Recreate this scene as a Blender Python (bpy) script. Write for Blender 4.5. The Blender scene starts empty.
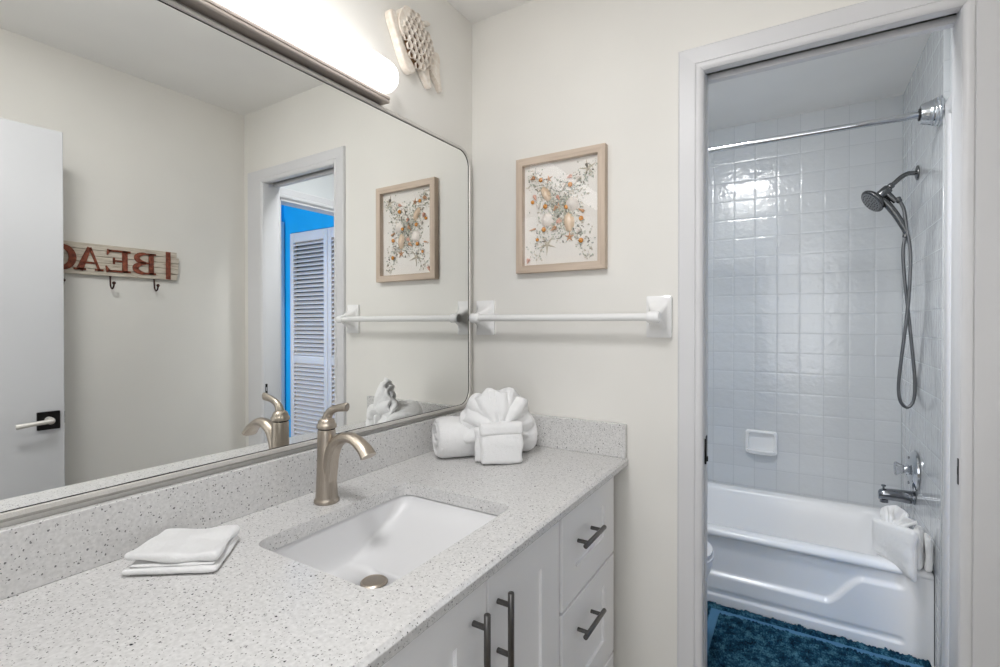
import bpy, bmesh, math, random
from mathutils import Vector, Matrix, noise
R = math.radians
random.seed(7)
SC = bpy.context.scene
COL = SC.collection

# ------------------------------------------------------------------ camera
cam = bpy.data.cameras.new('camera'); camo = bpy.data.objects.new('camera', cam); COL.objects.link(camo)
cam.sensor_width = 36; cam.lens = 495.27 * 36 / 1000; cam.clip_start = 0.02
cam.shift_y = -0.0074632
camo.location = (1.0818, -1.5704, 1.2946)
camo.rotation_euler = (R(90 - 0.3725), R(0.0), R(31.3515))
SC.camera = camo

# ------------------------------------------------------------------ light, world, exposure
w = bpy.data.worlds.new('world'); SC.world = w; w.use_nodes = True
w.node_tree.nodes['Background'].inputs[0].default_value = (0.86, 0.92, 1.0, 1)
w.node_tree.nodes['Background'].inputs[1].default_value = 1.0
SC.view_settings.view_transform = 'Standard'; SC.view_settings.look = 'None'
SC.view_settings.exposure = 0.27; SC.view_settings.gamma = 1.0; SC.view_settings.use_curve_mapping = False

def area(name, loc, rot, sx, sy, power, col=(1, 1, 1)):
    l = bpy.data.lights.new(name, 'AREA'); l.shape = 'RECTANGLE'; l.size = sx; l.size_y = sy
    l.energy = power; l.color = col
    o = bpy.data.objects.new(name, l); COL.objects.link(o); o.location = loc; o.rotation_euler = rot
    return o
# added area light in the unseen hall, shining in through the entry doorway
area('hall_fill', (1.0, -2.75, 1.5), (R(90), 0, 0), 1.5, 1.8, 16, (0.97, 0.98, 1.0))
# added fill lights under the ceilings and in the bedroom, no fixtures
area('bathroom_ceiling_fill', (0.55, -1.28, 2.425), (0, 0, 0), 0.28, 0.28, 10.5, (0.99, 0.99, 1.0))  # added to even out the bathroom, placed outside the mirror's view
area('tub_room_ceiling_fill', (0.70, 0.22, 2.425), (0, 0, 0), 0.3, 0.2, 10.0, (0.97, 0.985, 1.0))  # added to brighten the tiles and tub apron
area('bedroom_fill', (2.0, -1.35, 1.4), (R(90), 0, 0), 0.8, 1.6, 26, (1.0, 0.97, 0.90))  # added area light that brightens the closet doors and blue walls
SC.cycles.max_bounces = 10; SC.cycles.diffuse_bounces = 6; SC.cycles.glossy_bounces = 6
SC.cycles.transparent_max_bounces = 12; SC.cycles.caustics_reflective = False; SC.cycles.caustics_refractive = False
SC.cycles.sample_clamp_indirect = 4.0
SC.cycles.use_denoising = True

# ------------------------------------------------------------------ materials
def s2l(c):
    return tuple(((v / 255) / 12.92 if v / 255 <= 0.04045 else ((v / 255 + 0.055) / 1.055) ** 2.4) for v in c) + (1,)

def mat(name, rgb, rough=0.5, metal=0.0, spec=0.5, **kw):
    m = bpy.data.materials.new(name); m.use_nodes = True
    b = m.node_tree.nodes['Principled BSDF']
    b.inputs['Base Color'].default_value = s2l(rgb)
    b.inputs['Roughness'].default_value = rough; b.inputs['Metallic'].default_value = metal
    b.inputs['Specular IOR Level'].default_value = spec
    for k, v in kw.items(): b.inputs[k.replace('_', ' ')].default_value = v
    return m

class NT:
    def __init__(s, m): s.t = m.node_tree; s.b = s.t.nodes['Principled BSDF']
    def n(s, typ, **kw):
        nd = s.t.nodes.new(typ)
        for k, v in kw.items(): setattr(nd, k, v)
        return nd
    def l(s, a, b): s.t.links.new(a, b)
    def val(s, sock, v):
        if isinstance(v, (int, float)): sock.default_value = v
        else: s.l(v, sock)
    def math(s, op, a, b=0.0, c=0.0, clamp=False):
        nd = s.n('ShaderNodeMath', operation=op); nd.use_clamp = clamp
        s.val(nd.inputs[0], a); s.val(nd.inputs[1], b); s.val(nd.inputs[2], c)
        return nd.outputs[0]
    def coord(s, scale=(1, 1, 1)):
        g = s.n('ShaderNodeTexCoord'); mp = s.n('ShaderNodeMapping'); mp.inputs['Scale'].default_value = scale
        s.l(g.outputs['Object'], mp.inputs[0]); return mp.outputs[0]
    def noise(s, vec, scale, detail=2, rough=0.5):
        nd = s.n('ShaderNodeTexNoise'); nd.inputs['Scale'].default_value = scale
        nd.inputs['Detail'].default_value = detail; nd.inputs['Roughness'].default_value = rough
        if vec is not None: s.l(vec, nd.inputs['Vector'])
        return nd.outputs['Fac']
    def ramp(s, fac, stops):
        nd = s.n('ShaderNodeValToRGB'); e = nd.color_ramp.elements
        while len(e) < len(stops): e.new(0.5)
        for el, (p, c) in zip(e, stops):
            el.position = p; el.color = s2l(c) if max(c) > 1 or len(c) == 3 else c
        s.l(fac, nd.inputs[0]); return nd.outputs[0]
    def mix(s, fac, a, b):
        nd = s.n('ShaderNodeMix', data_type='RGBA'); s.val(nd.inputs[0], fac)
        for i, v in ((6, a), (7, b)):
            if isinstance(v, tuple): nd.inputs[i].default_value = s2l(v)
            else: s.l(v, nd.inputs[i])
        return nd.outputs[2]
    def bump(s, h, strength=0.3, dist=0.002):
        nd = s.n('ShaderNodeBump'); nd.inputs['Strength'].default_value = strength
        nd.inputs['Distance'].default_value = dist; s.l(h, nd.inputs['Height']); s.l(nd.outputs[0], s.b.inputs['Normal'])

def paint(name, rgb, rough=0.55, scale=260, st=0.12, spec=0.4, var=0.012):
    m = mat(name, rgb, rough, spec=spec); n = NT(m); c = n.coord()
    big = n.noise(c, 2.5, 2)
    lo = tuple(max(0, v * (1 - var)) for v in rgb); hi = tuple(min(255, v * (1 + var)) for v in rgb)
    n.l(n.ramp(big, [(0.3, lo), (0.7, hi)]), n.b.inputs['Base Color'])
    n.bump(n.noise(c, scale, 3), st, 0.0006)
    return m

def brushed(name, rgb, rough=0.3, axis=(1, 1, 0.05), scale=500, metal=1.0):
    m = mat(name, rgb, rough, metal); n = NT(m); c = n.coord(axis)
    f = n.noise(c, scale, 2)
    n.l(n.ramp(f, [(0.2, tuple(v * 0.95 for v in rgb)), (0.8, tuple(min(255, v * 1.04) for v in rgb))]), n.b.inputs['Base Color'])
    n.l(n.math('MULTIPLY_ADD', f, 0.12, rough - 0.06), n.b.inputs['Roughness'])
    return m

M = {}
M['wall'] = paint('cream_wall_paint', (232, 230, 225), 0.6, 220, 0.25)
M['ceiling'] = paint('white_ceiling_paint', (238, 237, 235), 0.7, 200, 0.2)
M['tubwall'] = paint('tub_room_paint', (214, 217, 219), 0.6)
M['blue'] = paint('bright_blue_paint', (30, 172, 228), 0.5, 150, 0.25, var=0.05)
M['trim'] = paint('white_trim_paint', (217, 217, 219), 0.35, 90, 0.05, 0.5)
M['doorp'] = paint('white_door_paint', (202, 203, 206), 0.32, 90, 0.05, 0.5)
M['cab'] = paint('white_cabinet_paint', (245, 245, 246), 0.38, 90, 0.04, 0.5)
M['louver'] = paint('louver_paint', (226, 216, 208), 0.45, 90, 0.04, 0.4)
M['dark'] = mat('dark_gap', (30, 30, 32), 0.8)
M['black'] = mat('black_metal', (28, 27, 27), 0.38, 0.7)
M['chrome'] = mat('chrome', (205, 208, 212), 0.08, 1.0)
M['chromed'] = mat('dark_chrome', (140, 143, 148), 0.12, 1.0)
M['nickel'] = brushed('brushed_nickel', (176, 166, 154), 0.36)
M['mframe'] = brushed('mirror_frame_nickel', (216, 213, 208), 0.45, (0.05, 1, 1), metal=0.45)
M['lampmetal'] = brushed('lamp_channel_nickel', (196, 186, 178), 0.42, (1, 0.05, 1), metal=0.55)
M['pull'] = brushed('gunmetal_pull', (112, 110, 108), 0.3, (1, 1, 0.1))
M['showerm'] = brushed('gunmetal_shower', (112, 113, 114), 0.25)
M['porc'] = mat('white_porcelain', (226, 226, 227), 0.34, Coat_Weight=0.0, Coat_Roughness=0.05)
M['acry'] = mat('white_tub_enamel', (246, 246, 247), 0.24, Coat_Weight=0.1, Coat_Roughness=0.15)
M['ceram'] = mat('white_ceramic', (242, 242, 242), 0.14, Coat_Weight=0.5)
M['clearplastic'] = mat('frosted_acrylic_bar', (248, 248, 247), 0.2, Transmission_Weight=0.12, IOR=1.45)
M['mirror'] = mat('mirror_silver', (248, 249, 247), 0.0, 1.0)
M['rubber'] = mat('dark_rubber', (40, 40, 42), 0.6)

def emit(name, rgb, strength):
    m = mat(name, rgb, 0.4); b = m.node_tree.nodes['Principled BSDF']
    b.inputs['Emission Color'].default_value = s2l(rgb); b.inputs['Emission Strength'].default_value = strength
    return m
M['diffuser'] = emit('lit_diffuser', (253, 251, 250), 2.9)

def mk_quartz():
    m = mat('speckled_quartz', (222, 221, 219), 0.22, spec=0.5); n = NT(m); c = n.coord()
    base = n.ramp(n.noise(c, 160, 3), [(0.3, (203, 202, 201)), (0.7, (222, 221, 220))])
    warp = n.n('ShaderNodeTexNoise'); warp.inputs['Scale'].default_value = 260; n.l(c, warp.inputs['Vector'])
    add = n.n('ShaderNodeVectorMath', operation='MULTIPLY_ADD'); n.l(warp.outputs['Color'], add.inputs[0])
    add.inputs[1].default_value = (0.004, 0.004, 0.004); n.l(c, add.inputs[2])
    col = base
    for sc, size, prob, rgb in ((300, 0.30, 0.34, (152, 151, 149)), (230, 0.27, 0.16, (116, 116, 117)), (185, 0.24, 0.085, (62, 62, 66))):
        v = n.n('ShaderNodeTexVoronoi'); v.inputs['Scale'].default_value = sc; n.l(add.outputs[0], v.inputs['Vector'])
        sep = n.n('ShaderNodeSeparateColor'); n.l(v.outputs['Color'], sep.inputs[0])
        a = n.math('LESS_THAN', v.outputs['Distance'], n.math('MULTIPLY', sep.outputs[1], size * 1.5))
        b = n.math('LESS_THAN', sep.outputs[0], prob)
        col = n.mix(n.math('MULTIPLY', a, b), col, rgb)
    n.l(col, n.b.inputs['Base Color']); return m
M['quartz'] = mk_quartz()

TILE = 0.1101
def mk_tile(name, uaxis, u0, v0, rgb=(210, 213, 216)):
    m = mat(name, rgb, 0.12, spec=0.6, Coat_Weight=0.3, Coat_Roughness=0.05); n = NT(m)
    g = n.n('ShaderNodeTexCoord'); sp = n.n('ShaderNodeSeparateXYZ'); n.l(g.outputs['Object'], sp.inputs[0])
    u = n.math('DIVIDE', n.math('SUBTRACT', sp.outputs[uaxis], u0), TILE)
    v = n.math('DIVIDE', n.math('SUBTRACT', sp.outputs[2], v0), TILE)
    fu, fv = n.math('FRACT', u), n.math('FRACT', v)
    du = n.math('MINIMUM', fu, n.math('SUBTRACT', 1.0, fu)); dv = n.math('MINIMUM', fv, n.math('SUBTRACT', 1.0, fv))
    d = n.math('MINIMUM', du, dv)
    isg = n.math('LESS_THAN', d, 0.011)
    wn = n.n('ShaderNodeTexWhiteNoise', noise_dimensions='2D'); cb = n.n('ShaderNodeCombineXYZ')
    n.l(n.math('FLOOR', u), cb.inputs[0]); n.l(n.math('FLOOR', v), cb.inputs[1]); n.l(cb.outputs[0], wn.inputs['Vector'])
    tint = n.mix(wn.outputs['Value'], tuple(x * 0.985 for x in rgb), tuple(min(255, x * 1.01) for x in rgb))
    n.l(n.mix(isg, tint, (186, 190, 194)), n.b.inputs['Base Color'])
    n.l(n.math('MULTIPLY_ADD', isg, 0.5, 0.12), n.b.inputs['Roughness'])
    edge = n.math('SMOOTH_MIN', n.math('MULTIPLY', d, 14.0), 1.0, 0.5)
    wav = n.noise(g.outputs['Object'], 30, 2.0)
    h = n.math('ADD', n.math('MULTIPLY', edge, 0.9), n.math('MULTIPLY', wav, 2.4))
    n.bump(h, 0.55, 0.0016); return m
TX, TYB, TZ0 = 1.513, 1.614, 1.3442
M['tile_b'] = mk_tile('glazed_tile_back', 0, TX, TZ0)
M['tile_s'] = mk_tile('glazed_tile_side', 1, TYB, TZ0)

def mk_terry(name, rgb=(241, 241, 241), sc=330):
    m = mat(name, rgb, 0.95, spec=0.1, Sheen_Weight=0.35); n = NT(m); c = n.coord()
    n.bump(n.math('ADD', n.noise(c, sc, 3, 0.8), n.math('MULTIPLY', n.noise(c, 90, 3), 1.2)), 0.6, 0.003); return m
M['terry'] = mk_terry('white_terry')

def mk_wood(name, a, b, axis):
    m = mat(name, a, 0.5); n = NT(m); c = n.coord(axis)
    f = n.noise(c, 90, 4, 0.6)
    n.l(n.ramp(f, [(0.3, a), (0.7, b)]), n.b.inputs['Base Color']); n.bump(f, 0.15, 0.001); return m
M['oak_h'] = mk_wood('pale_oak_horizontal', (186, 167, 149), (208, 191, 174), (0.05, 1, 1))
M['oak_v'] = mk_wood('pale_oak_vertical', (186, 167, 149), (208, 191, 174), (1, 1, 0.05))

def mk_plank():
    m = mat('whitewashed_planks', (206, 198, 184), 0.75); n = NT(m)
    c = n.coord((1, 0.12, 1)); f = n.noise(c, 110, 5, 0.65)
    c2 = n.coord(); g = n.noise(c2, 14, 4, 0.6)
    base = n.ramp(f, [(0.30, (120, 105, 90)), (0.42, (196, 187, 172)), (0.7, (222, 215, 203))])
    n.l(n.mix(n.math('MULTIPLY', g, 0.25), base, (178, 160, 138)), n.b.inputs['Base Color'])
    n.bump(f, 0.5, 0.002); return m
M['plank'] = mk_plank()
def mk_rust():
    m = mat('rusty_red', (120, 62, 44), 0.8); n = NT(m); c = n.coord(); f = n.noise(c, 70, 5, 0.65)
    n.l(n.ramp(f, [(0.3, (82, 40, 30)), (0.55, (134, 70, 50)), (0.75, (156, 92, 68))]), n.b.inputs['Base Color'])
    n.bump(f, 0.5, 0.0015); return m
M['rust'] = mk_rust()
M['hook'] = mat('dark_iron', (70, 46, 40), 0.5, 0.6)
def mk_driftwhite():
    m = mat('carved_cream_wood', (232, 224, 212), 0.5); n = NT(m); c = n.coord(); f = n.noise(c, 60, 3)
    n.l(n.ramp(f, [(0.35, (224, 212, 198)), (0.7, (240, 234, 225))]), n.b.inputs['Base Color']); n.bump(f, 0.2, 0.002); return m
M['carved'] = mk_driftwhite()
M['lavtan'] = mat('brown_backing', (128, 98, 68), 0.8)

def mk_mat_pile():
    m = mat('teal_shaggy_pile', (24, 78, 100), 0.95, spec=0.1); n = NT(m); c = n.coord()
    f = n.noise(c, 26, 4, 0.7); g = n.noise(c, 170, 3, 0.7)
    mixf = n.math('ADD', n.math('MULTIPLY', f, 0.6), n.math('MULTIPLY', g, 0.4))
    n.l(n.ramp(mixf, [(0.38, (10, 24, 36)), (0.5, (22, 62, 84)), (0.62, (78, 124, 142))]), n.b.inputs['Base Color']); return m
M['pile'] = mk_mat_pile()
M['pileedge'] = mat('blue_flat_weave', (84, 128, 160), 0.9, spec=0.1)
def mk_floor(name, a, b):
    m = mat(name, a, 0.35); n = NT(m); c = n.coord()
    br = n.n('ShaderNodeTexBrick'); br.offset = 0; br.inputs['Scale'].default_value = 1
    br.inputs['Brick Width'].default_value = 0.33; br.inputs['Row Height'].default_value = 0.33
    br.inputs['Mortar Size'].default_value = 0.004; n.l(c, br.inputs['Vector'])
    br.inputs['Color1'].default_value = s2l(a); br.inputs['Color2'].default_value = s2l(b); br.inputs['Mortar'].default_value = s2l((150, 146, 140))
    n.l(br.outputs['Color'], n.b.inputs['Base Color']); return m
M['floor'] = mk_floor('beige_floor_tile', (132, 124, 114), (140, 132, 122))

def mk_pane():
    m = bpy.data.materials.new('picture_pane'); m.use_nodes = True; t = m.node_tree
    for nd in list(t.nodes): t.nodes.remove(nd)
    o = t.nodes.new('ShaderNodeOutputMaterial'); mx = t.nodes.new('ShaderNodeMixShader')
    tr = t.nodes.new('ShaderNodeBsdfTransparent'); gl = t.nodes.new('ShaderNodeBsdfGlossy'); fr = t.nodes.new('ShaderNodeFresnel')
    gl.inputs['Roughness'].default_value = 0.005; fr.inputs['IOR'].default_value = 1.5
    ge = t.nodes.new('ShaderNodeNewGeometry'); inv = t.nodes.new('ShaderNodeMath'); inv.operation = 'SUBTRACT'; inv.inputs[0].default_value = 1; t.links.new(ge.outputs['Backfacing'], inv.inputs[1])
    mu = t.nodes.new('ShaderNodeMath'); mu.operation = 'MULTIPLY'; t.links.new(fr.outputs[0], mu.inputs[0]); t.links.new(inv.outputs[0], mu.inputs[1]); t.links.new(mu.outputs[0], mx.inputs[0]); t.links.new(tr.outputs[0], mx.inputs[1]); t.links.new(gl.outputs[0], mx.inputs[2])
    t.links.new(mx.outputs[0], o.inputs[0]); return m
M['pane'] = mk_pane()

# ------------------------------------------------------------------ mesh helpers (world-space building)
def B(): return bmesh.new()

def box(bm, x0, x1, y0, y1, z0, z1, bev=0.0, seg=2):
    vs = bmesh.ops.create_cube(bm, size=1.0)['verts']
    for v in vs:
        v.co = Vector(((x0 + x1) / 2 + v.co.x * (x1 - x0), (y0 + y1) / 2 + v.co.y * (y1 - y0), (z0 + z1) / 2 + v.co.z * (z1 - z0)))
    if bev > 0:
        es = list({e for v in vs for e in v.link_edges})
        bmesh.ops.bevel(bm, geom=es, offset=bev, segments=seg, profile=0.5, affect='EDGES')
    return vs

def loft(bm, rings, closed=True, cap0=False, cap1=False, loop=False):
    vr = [[bm.verts.new(p) for p in r] for r in rings]
    n = len(vr[0]); k = len(vr)
    for i in range(k if loop else k - 1):
        a, b = vr[i], vr[(i + 1) % k]
        for j in range(n if closed else n - 1):
            try: bm.faces.new((a[j], a[(j + 1) % n], b[(j + 1) % n], b[j]))
            except ValueError: pass
    if cap0: bm.faces.new(list(reversed(vr[0])))
    if cap1: bm.faces.new(vr[-1])
    return vr

def frames(pts):
    pts = [Vector(p) for p in pts]; T = []
    for i in range(len(pts)):
        a = pts[max(i - 1, 0)]; b = pts[min(i + 1, len(pts) - 1)]; T.append((b - a).normalized())
    up = Vector((0, 0, 1)) if abs(T[0].z) < 0.9 else Vector((0, 1, 0))
    N = [(up - T[0] * up.dot(T[0])).normalized()]
    for i in range(1, len(T)):
        v = N[-1] - T[i] * N[-1].dot(T[i]); N.append(v.normalized())
    return pts, T, N

def tube(bm, pts, rad, n=12, sect=None, caps=True, nrm=None):
    pts, T, N = frames(pts); rings = []
    for i, p in enumerate(pts):
        r = rad[i] if isinstance(rad, (list, tuple)) else rad
        nn = N[i]
        if nrm is not None: nn = (Vector(nrm) - T[i] * Vector(nrm).dot(T[i])).normalized()
        b = T[i].cross(nn); rr = (r, r) if isinstance(r, (int, float)) else r
        rings.append([p + nn * (math.cos(2 * math.pi * k / n) * rr[0]) + b * (math.sin(2 * math.pi * k / n) * rr[1]) for k in range(n)])
    return loft(bm, rings, True, caps, caps)

def spline(cps, m=8):
    cps = [Vector(c) for c in cps]; P = [cps[0] * 2 - cps[1]] + cps + [cps[-1] * 2 - cps[-2]]; out = []
    for i in range(1, len(P) - 2):
        p0, p1, p2, p3 = P[i - 1], P[i], P[i + 1], P[i + 2]
        for k in range(m):
            t = k / m
            out.append(0.5 * ((2 * p1) + (p2 - p0) * t + (2 * p0 - 5 * p1 + 4 * p2 - p3) * t * t + (3 * p1 - p0 - 3 * p2 + p3) * t ** 3))
    out.append(cps[-1]); return out

def interp(vals, m):
    out = []
    for i in range(len(vals) - 1):
        for k in range(m): out.append(vals[i] + (vals[i + 1] - vals[i]) * k / m)
    out.append(vals[-1]); return out

def lathe(bm, prof, origin, axis=(0, 0, 1), n=32, caps=True):
    ax = Vector(axis).normalized(); u = ax.orthogonal().normalized(); v = ax.cross(u); o = Vector(origin)
    rings = [[o + ax * h + (u * math.cos(2 * math.pi * k / n) + v * math.sin(2 * math.pi * k / n)) * max(r, 1e-5) for k in range(n)] for r, h in prof]
    loft(bm, rings, True, caps, caps)

def rrect(cx, cy, hx, hy, r, seg=6):
    r = min(r, hx, hy); pts = []
    for (sx, sy, a0) in ((1, 1, 0), (-1, 1, 90), (-1, -1, 180), (1, -1, 270)):
        for k in range(seg + 1):
            a = R(a0 + 90 * k / seg)
            pts.append((cx + sx * (hx - r) + math.cos(a) * r, cy + sy * (hy - r) + math.sin(a) * r))
    return pts

def prism(bm, pts, f, d0, d1):
    """polygon (2D) extruded; f(u,v,d)->3D"""
    a = [bm.verts.new(f(u, v, d0)) for u, v in pts]; b = [bm.verts.new(f(u, v, d1)) for u, v in pts]
    bm.faces.new(a); bm.faces.new(list(reversed(b)))
    for i in range(len(a)):
        j = (i + 1) % len(a); bm.faces.new((a[j], a[i], b[i], b[j]))

def plate_hole(bm, outer, inner, f, d0, d1):
    """plate between two closed 2D loops with thickness"""
    for d in (d0, d1):
        vo = [bm.verts.new(f(u, v, d)) for u, v in outer]; vi = [bm.verts.new(f(u, v, d)) for u, v in inner]
        es = [bm.edges.new((vo[i], vo[(i + 1) % len(vo)])) for i in range(len(vo))] + [bm.edges.new((vi[i], vi[(i + 1) % len(vi)])) for i in range(len(vi))]
        bmesh.ops.triangle_fill(bm, use_beauty=True, edges=es)
    loft(bm, [[f(u, v, d0) for u, v in inner], [f(u, v, d1) for u, v in inner]])
    loft(bm, [[f(u, v, d0) for u, v in outer], [f(u, v, d1) for u, v in outer]])

def put(name, bm, m, parent=None, smooth=True, loc=None, angle=35, sub=0, dbl=True):
    if dbl: bmesh.ops.remove_doubles(bm, verts=bm.verts, dist=1e-5)
    bmesh.ops.recalc_face_normals(bm, faces=bm.faces)
    me = bpy.data.meshes.new(name)
    off = Vector(loc) if loc is not None else (world_loc(parent) if parent else Vector((0, 0, 0)))
    bmesh.ops.translate(bm, verts=bm.verts, vec=-off)
    bm.to_mesh(me); bm.free()
    me.materials.append(m)
    o = bpy.data.objects.new(name, me); COL.objects.link(o)
    if parent:
        o.parent = parent
        if loc is not None: o.location = Vector(loc) - world_loc(parent)
    else: o.location = off
    if smooth:
        me.polygons.foreach_set('use_smooth', [True] * len(me.polygons))
        if angle < 180:
            try: me.set_sharp_from_angle(angle=R(angle))
            except Exception: pass
    if sub:
        s = o.modifiers.new('sub', 'SUBSURF'); s.levels = sub; s.render_levels = sub
    return o

def world_loc(o):
    v = Vector((0, 0, 0))
    while o: v = v + o.location; o = o.parent
    return v

def tag(o, label, cat, group=None):
    o['label'] = label; o['category'] = cat
    if group: o['group'] = group
    return o
def thing(name, loc, label, cat, group=None):
    o = bpy.data.objects.new(name, None); COL.objects.link(o); o.location = loc; o.empty_display_size = 0.05
    return tag(o, label, cat, group)
def struct(name, bm, m, parent=None, **kw):
    o = put(name, bm, m, parent, **kw)
    if not parent: o['kind'] = 'structure'
    return o

# ------------------------------------------------------------------ room shell
W = 1.5911; H = 2.44; YB = -1.66
# door openings
DL, DR, DT = 0.832, 1.403, 2.040       # doorway to the tub room
b = B(); box(b, -0.12, 0, YB - 0.1, 0.08, 0, H); struct('wall_left', b, M['wall'], smooth=False)
b = B()
box(b, 0, DL - 0.6, 0, 0.08, 0, H); box(b, DL - 0.6, DL - 0.001, 0, 0.022, 0, H); box(b, DL - 0.6, DL - 0.001, 0.056, 0.08, 0, H); box(b, DL - 0.001, DR + 0.001, 0, 0.08, DT + 0.012, H); box(b, DR + 0.001, 1.65, 0, 0.08, 0, H)
struct('wall_back', b, M['wall'], smooth=False)
b = B(); box(b, W, W + 0.06, YB - 0.1, 0.0, 0, H); struct('wall_right', b, M['wall'], smooth=False)
b = B(); box(b, 0, 0.55, YB - 0.1, YB, 0, H); box(b, 0.55, 1.47, YB - 0.1, YB, 2.08, H); box(b, 1.47, W, YB - 0.1, YB, 0, H)
struct('wall_front', b, M['wall'], smooth=False)
b = B(); box(b, -0.12, W + 0.06, YB - 0.1, 0.08, H, H + 0.06); struct('ceiling', b, M['ceiling'], smooth=False)
b = B(); box(b, -0.3, 3.2, -3.4, 1.8, -0.06, 0); struct('floor', b, M['floor'], smooth=False)
b = B(); box(b, 0.0, TX, 0.08, TYB, 0.0, 0.0008); struct('floor_tub_bounce', b, mk_floor('pale_bounce_tile', (214, 212, 208), (218, 216, 212)), smooth=False)  # thin pale sheet added to bounce light up onto the tub apron
# baseboards
b = B(); box(b, W - 0.012, W, YB, -0.02, 0, 0.09, 0.003); struct('baseboard_right', b, M['trim'])
b = B(); box(b, 0.585, 0.76, -0.012, 0, 0, 0.09, 0.003); struct('baseboard_back', b, M['trim'])
# hall behind the photographer
b = B(); box(b, -0.3, 2.3, -3.4, -3.3, 0, H); box(b, -0.3, -0.2, -3.3, YB - 0.1, 0, H); box(b, 2.2, 2.3, -3.3, YB - 0.1, 0, H)
struct('wall_hall', b, M['wall'], smooth=False)
b = B(); box(b, -0.3, 2.3, -3.4, YB - 0.1, H, H + 0.06); struct('ceiling_hall', b, M['ceiling'], smooth=False)

# tub room shell
b = B(); box(b, -0.12, TX, TYB, TYB + 0.12, 0, H); 
o = struct('wall_tub_back', b, M['tile_b'], smooth=False)
OY0, OY1, OZ = 0.165, 0.700, 2.016      # opening to the bedroom in the right wall of the tub room
b = B(); box(b, TX, TX + 0.1, 0.765, TYB + 0.12, 0, H); struct('wall_tub_right', b, M['tile_s'], smooth=False)
b = B(); box(b, TX + 0.014, 1.62, 0.08, OY0, 0, H); box(b, TX + 0.014, 1.62, OY0, OY1, OZ, H); box(b, TX + 0.014, 1.62, OY1, 0.765, 0, H)
struct('wall_tub_side', b, M['tubwall'], smooth=False)
b = B(); box(b, -0.12, 0.0, 0.08, TYB, 0, H); struct('wall_tub_left', b, M['tubwall'], smooth=False)
b = B(); box(b, -0.12, 1.62, 0.08, TYB + 0.12, H, H + 0.06); struct('ceiling_tub', b, M['ceiling'], smooth=False)
# tile edge trim where the glazed tile stops
b = B(); box(b, TX - 0.004, TX + 0.016, 0.758, 0.775, 0, H, 0.004); struct('trim_4', b, M['tile_s'])
# casing of the bedroom opening, on the tub room side
def casing(bm, f, a0, a1, top, wdt, wdtr=None):
    """f(u, z, depth): flat casing with a rounded inner bead around an opening a0..a1"""
    wr = wdtr or wdt
    def leg(u_in, u_out, z0, z1):
        s = 1 if u_out > u_in else -1
        prof = [(u_in, 0.0), (u_in, 0.008), (u_in + s * 0.004, 0.013), (u_in + s * 0.010, 0.0165), (u_in + s * 0.018, 0.0165), (u_in + s * 0.022, 0.012),
                (u_in + s * 0.023, 0.014), (u_out - s * 0.006, 0.016), (u_out - s * 0.001, 0.012), (u_out, 0.0)]
        loft(bm, [[f(u, z0, d) for u, d in prof], [f(u, z1 if abs(u - u_in) < 1e-9 else z1 + abs(u - u_in) / abs(u_out - u_in) * wdt, d) for u, d in prof]], True, True, True)
    leg(a0, a0 - wdt, 0, top); leg(a1, a1 + wr, 0, top)
    prof = [(0, 0.0), (0, 0.008), (0.004, 0.013), (0.010, 0.0165), (0.018, 0.0165), (0.022, 0.012), (0.023, 0.014), (wdt - 0.006, 0.016), (wdt - 0.001, 0.012), (wdt, 0.0)]
    loft(bm, [[f(a0 - t / wdt * wdt, top + t, d) for t, d in prof], [f(a1 + t / wdt * wr, top + t, d) for t, d in prof]], True, True, True)
b = B(); casing(b, lambda u, z, d: (TX + 0.014 - d, u, z), OY0, OY1, OZ, 0.06, 0.05); struct('trim_2', b, M['trim'])
b = B(); box(b, TX + 0.014, 1.62, OY0 - 0.001, OY0 + 0.014, 0, OZ); box(b, TX + 0.014, 1.62, OY1 - 0.014, OY1 + 0.001, 0, OZ); box(b, TX + 0.014, 1.62, OY0, OY1, OZ - 0.014, OZ)
struct('trim_3', b, M['trim'])
# casing of the tub room doorway (seen directly and in the mirror)
b = B(); casing(b, lambda u, z, d: (u, -d, z), DL, DR, DT, 0.071, 0.136); struct('trim_1', b, M['trim'])
b = B(); casing(b, lambda u, z, d: (u, 0.08 + d, z), DL, DR, DT, 0.06, 0.06); struct('trim_5', b, M['trim'])
# split jamb of the pocket door, with the dark slot between its two boards
b = B()
for y0, y1, dz in ((-0.001, 0.023, 0.0), (0.055, 0.081, 0.007)):
    box(b, DL - 0.014, DL + 0.001, y0, y1, 0, DT + 0.004, 0.001); box(b, DL - 0.012, DR + 0.012, y0, y1, DT - dz, DT + 0.012, 0.001)
box(b, DR - 0.001, DR + 0.012, -0.001, 0.081, 0, DT + 0.004, 0.001)
struct('trim_6', b, M['trim'])
b = B(); box(b, DL, DR, 0.022, 0.056, DT + 0.012, DT + 0.014); struct('slot_shade', b, M['dark'])  # dark strip stands in for the shade up inside the slot

# pocket door slid into the left wall, only its leading edge shows
b = B(); box(b, DL - 0.59, DL + 0.003, 0.027, 0.052, 0.012, DT + 0.004, 0.002)
d2 = struct('door_2', b, M['doorp'])
b = B(); box(b, DL + 0.002, DL + 0.005, 0.029, 0.050, 0.872, 0.952, 0.001)
box(b, DL - 0.002, DL + 0.006, 0.0235, 0.0285, 0.868, 0.945, 0.001); box(b, DL + 0.002, DL + 0.009, 0.033, 0.040, 0.875, 0.89, 0.001)
put('latch_plate', b, M['black'], d2)
# strike plate on the right jamb
b = B(); plate_hole(b, rrect(0.0065, 0.940, 0.006, 0.031, 0.003), rrect(0.0075, 0.942, 0.003, 0.010, 0.001), lambda u, v, d: (DR - 0.001 - d, u, v), -0.0003, 0.0012)
put('strike_plate', b, M['black'], None)
tag(bpy.data.objects['strike_plate'], 'small black strike plate on the right jamb of the tub room doorway', 'strike plate')

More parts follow.
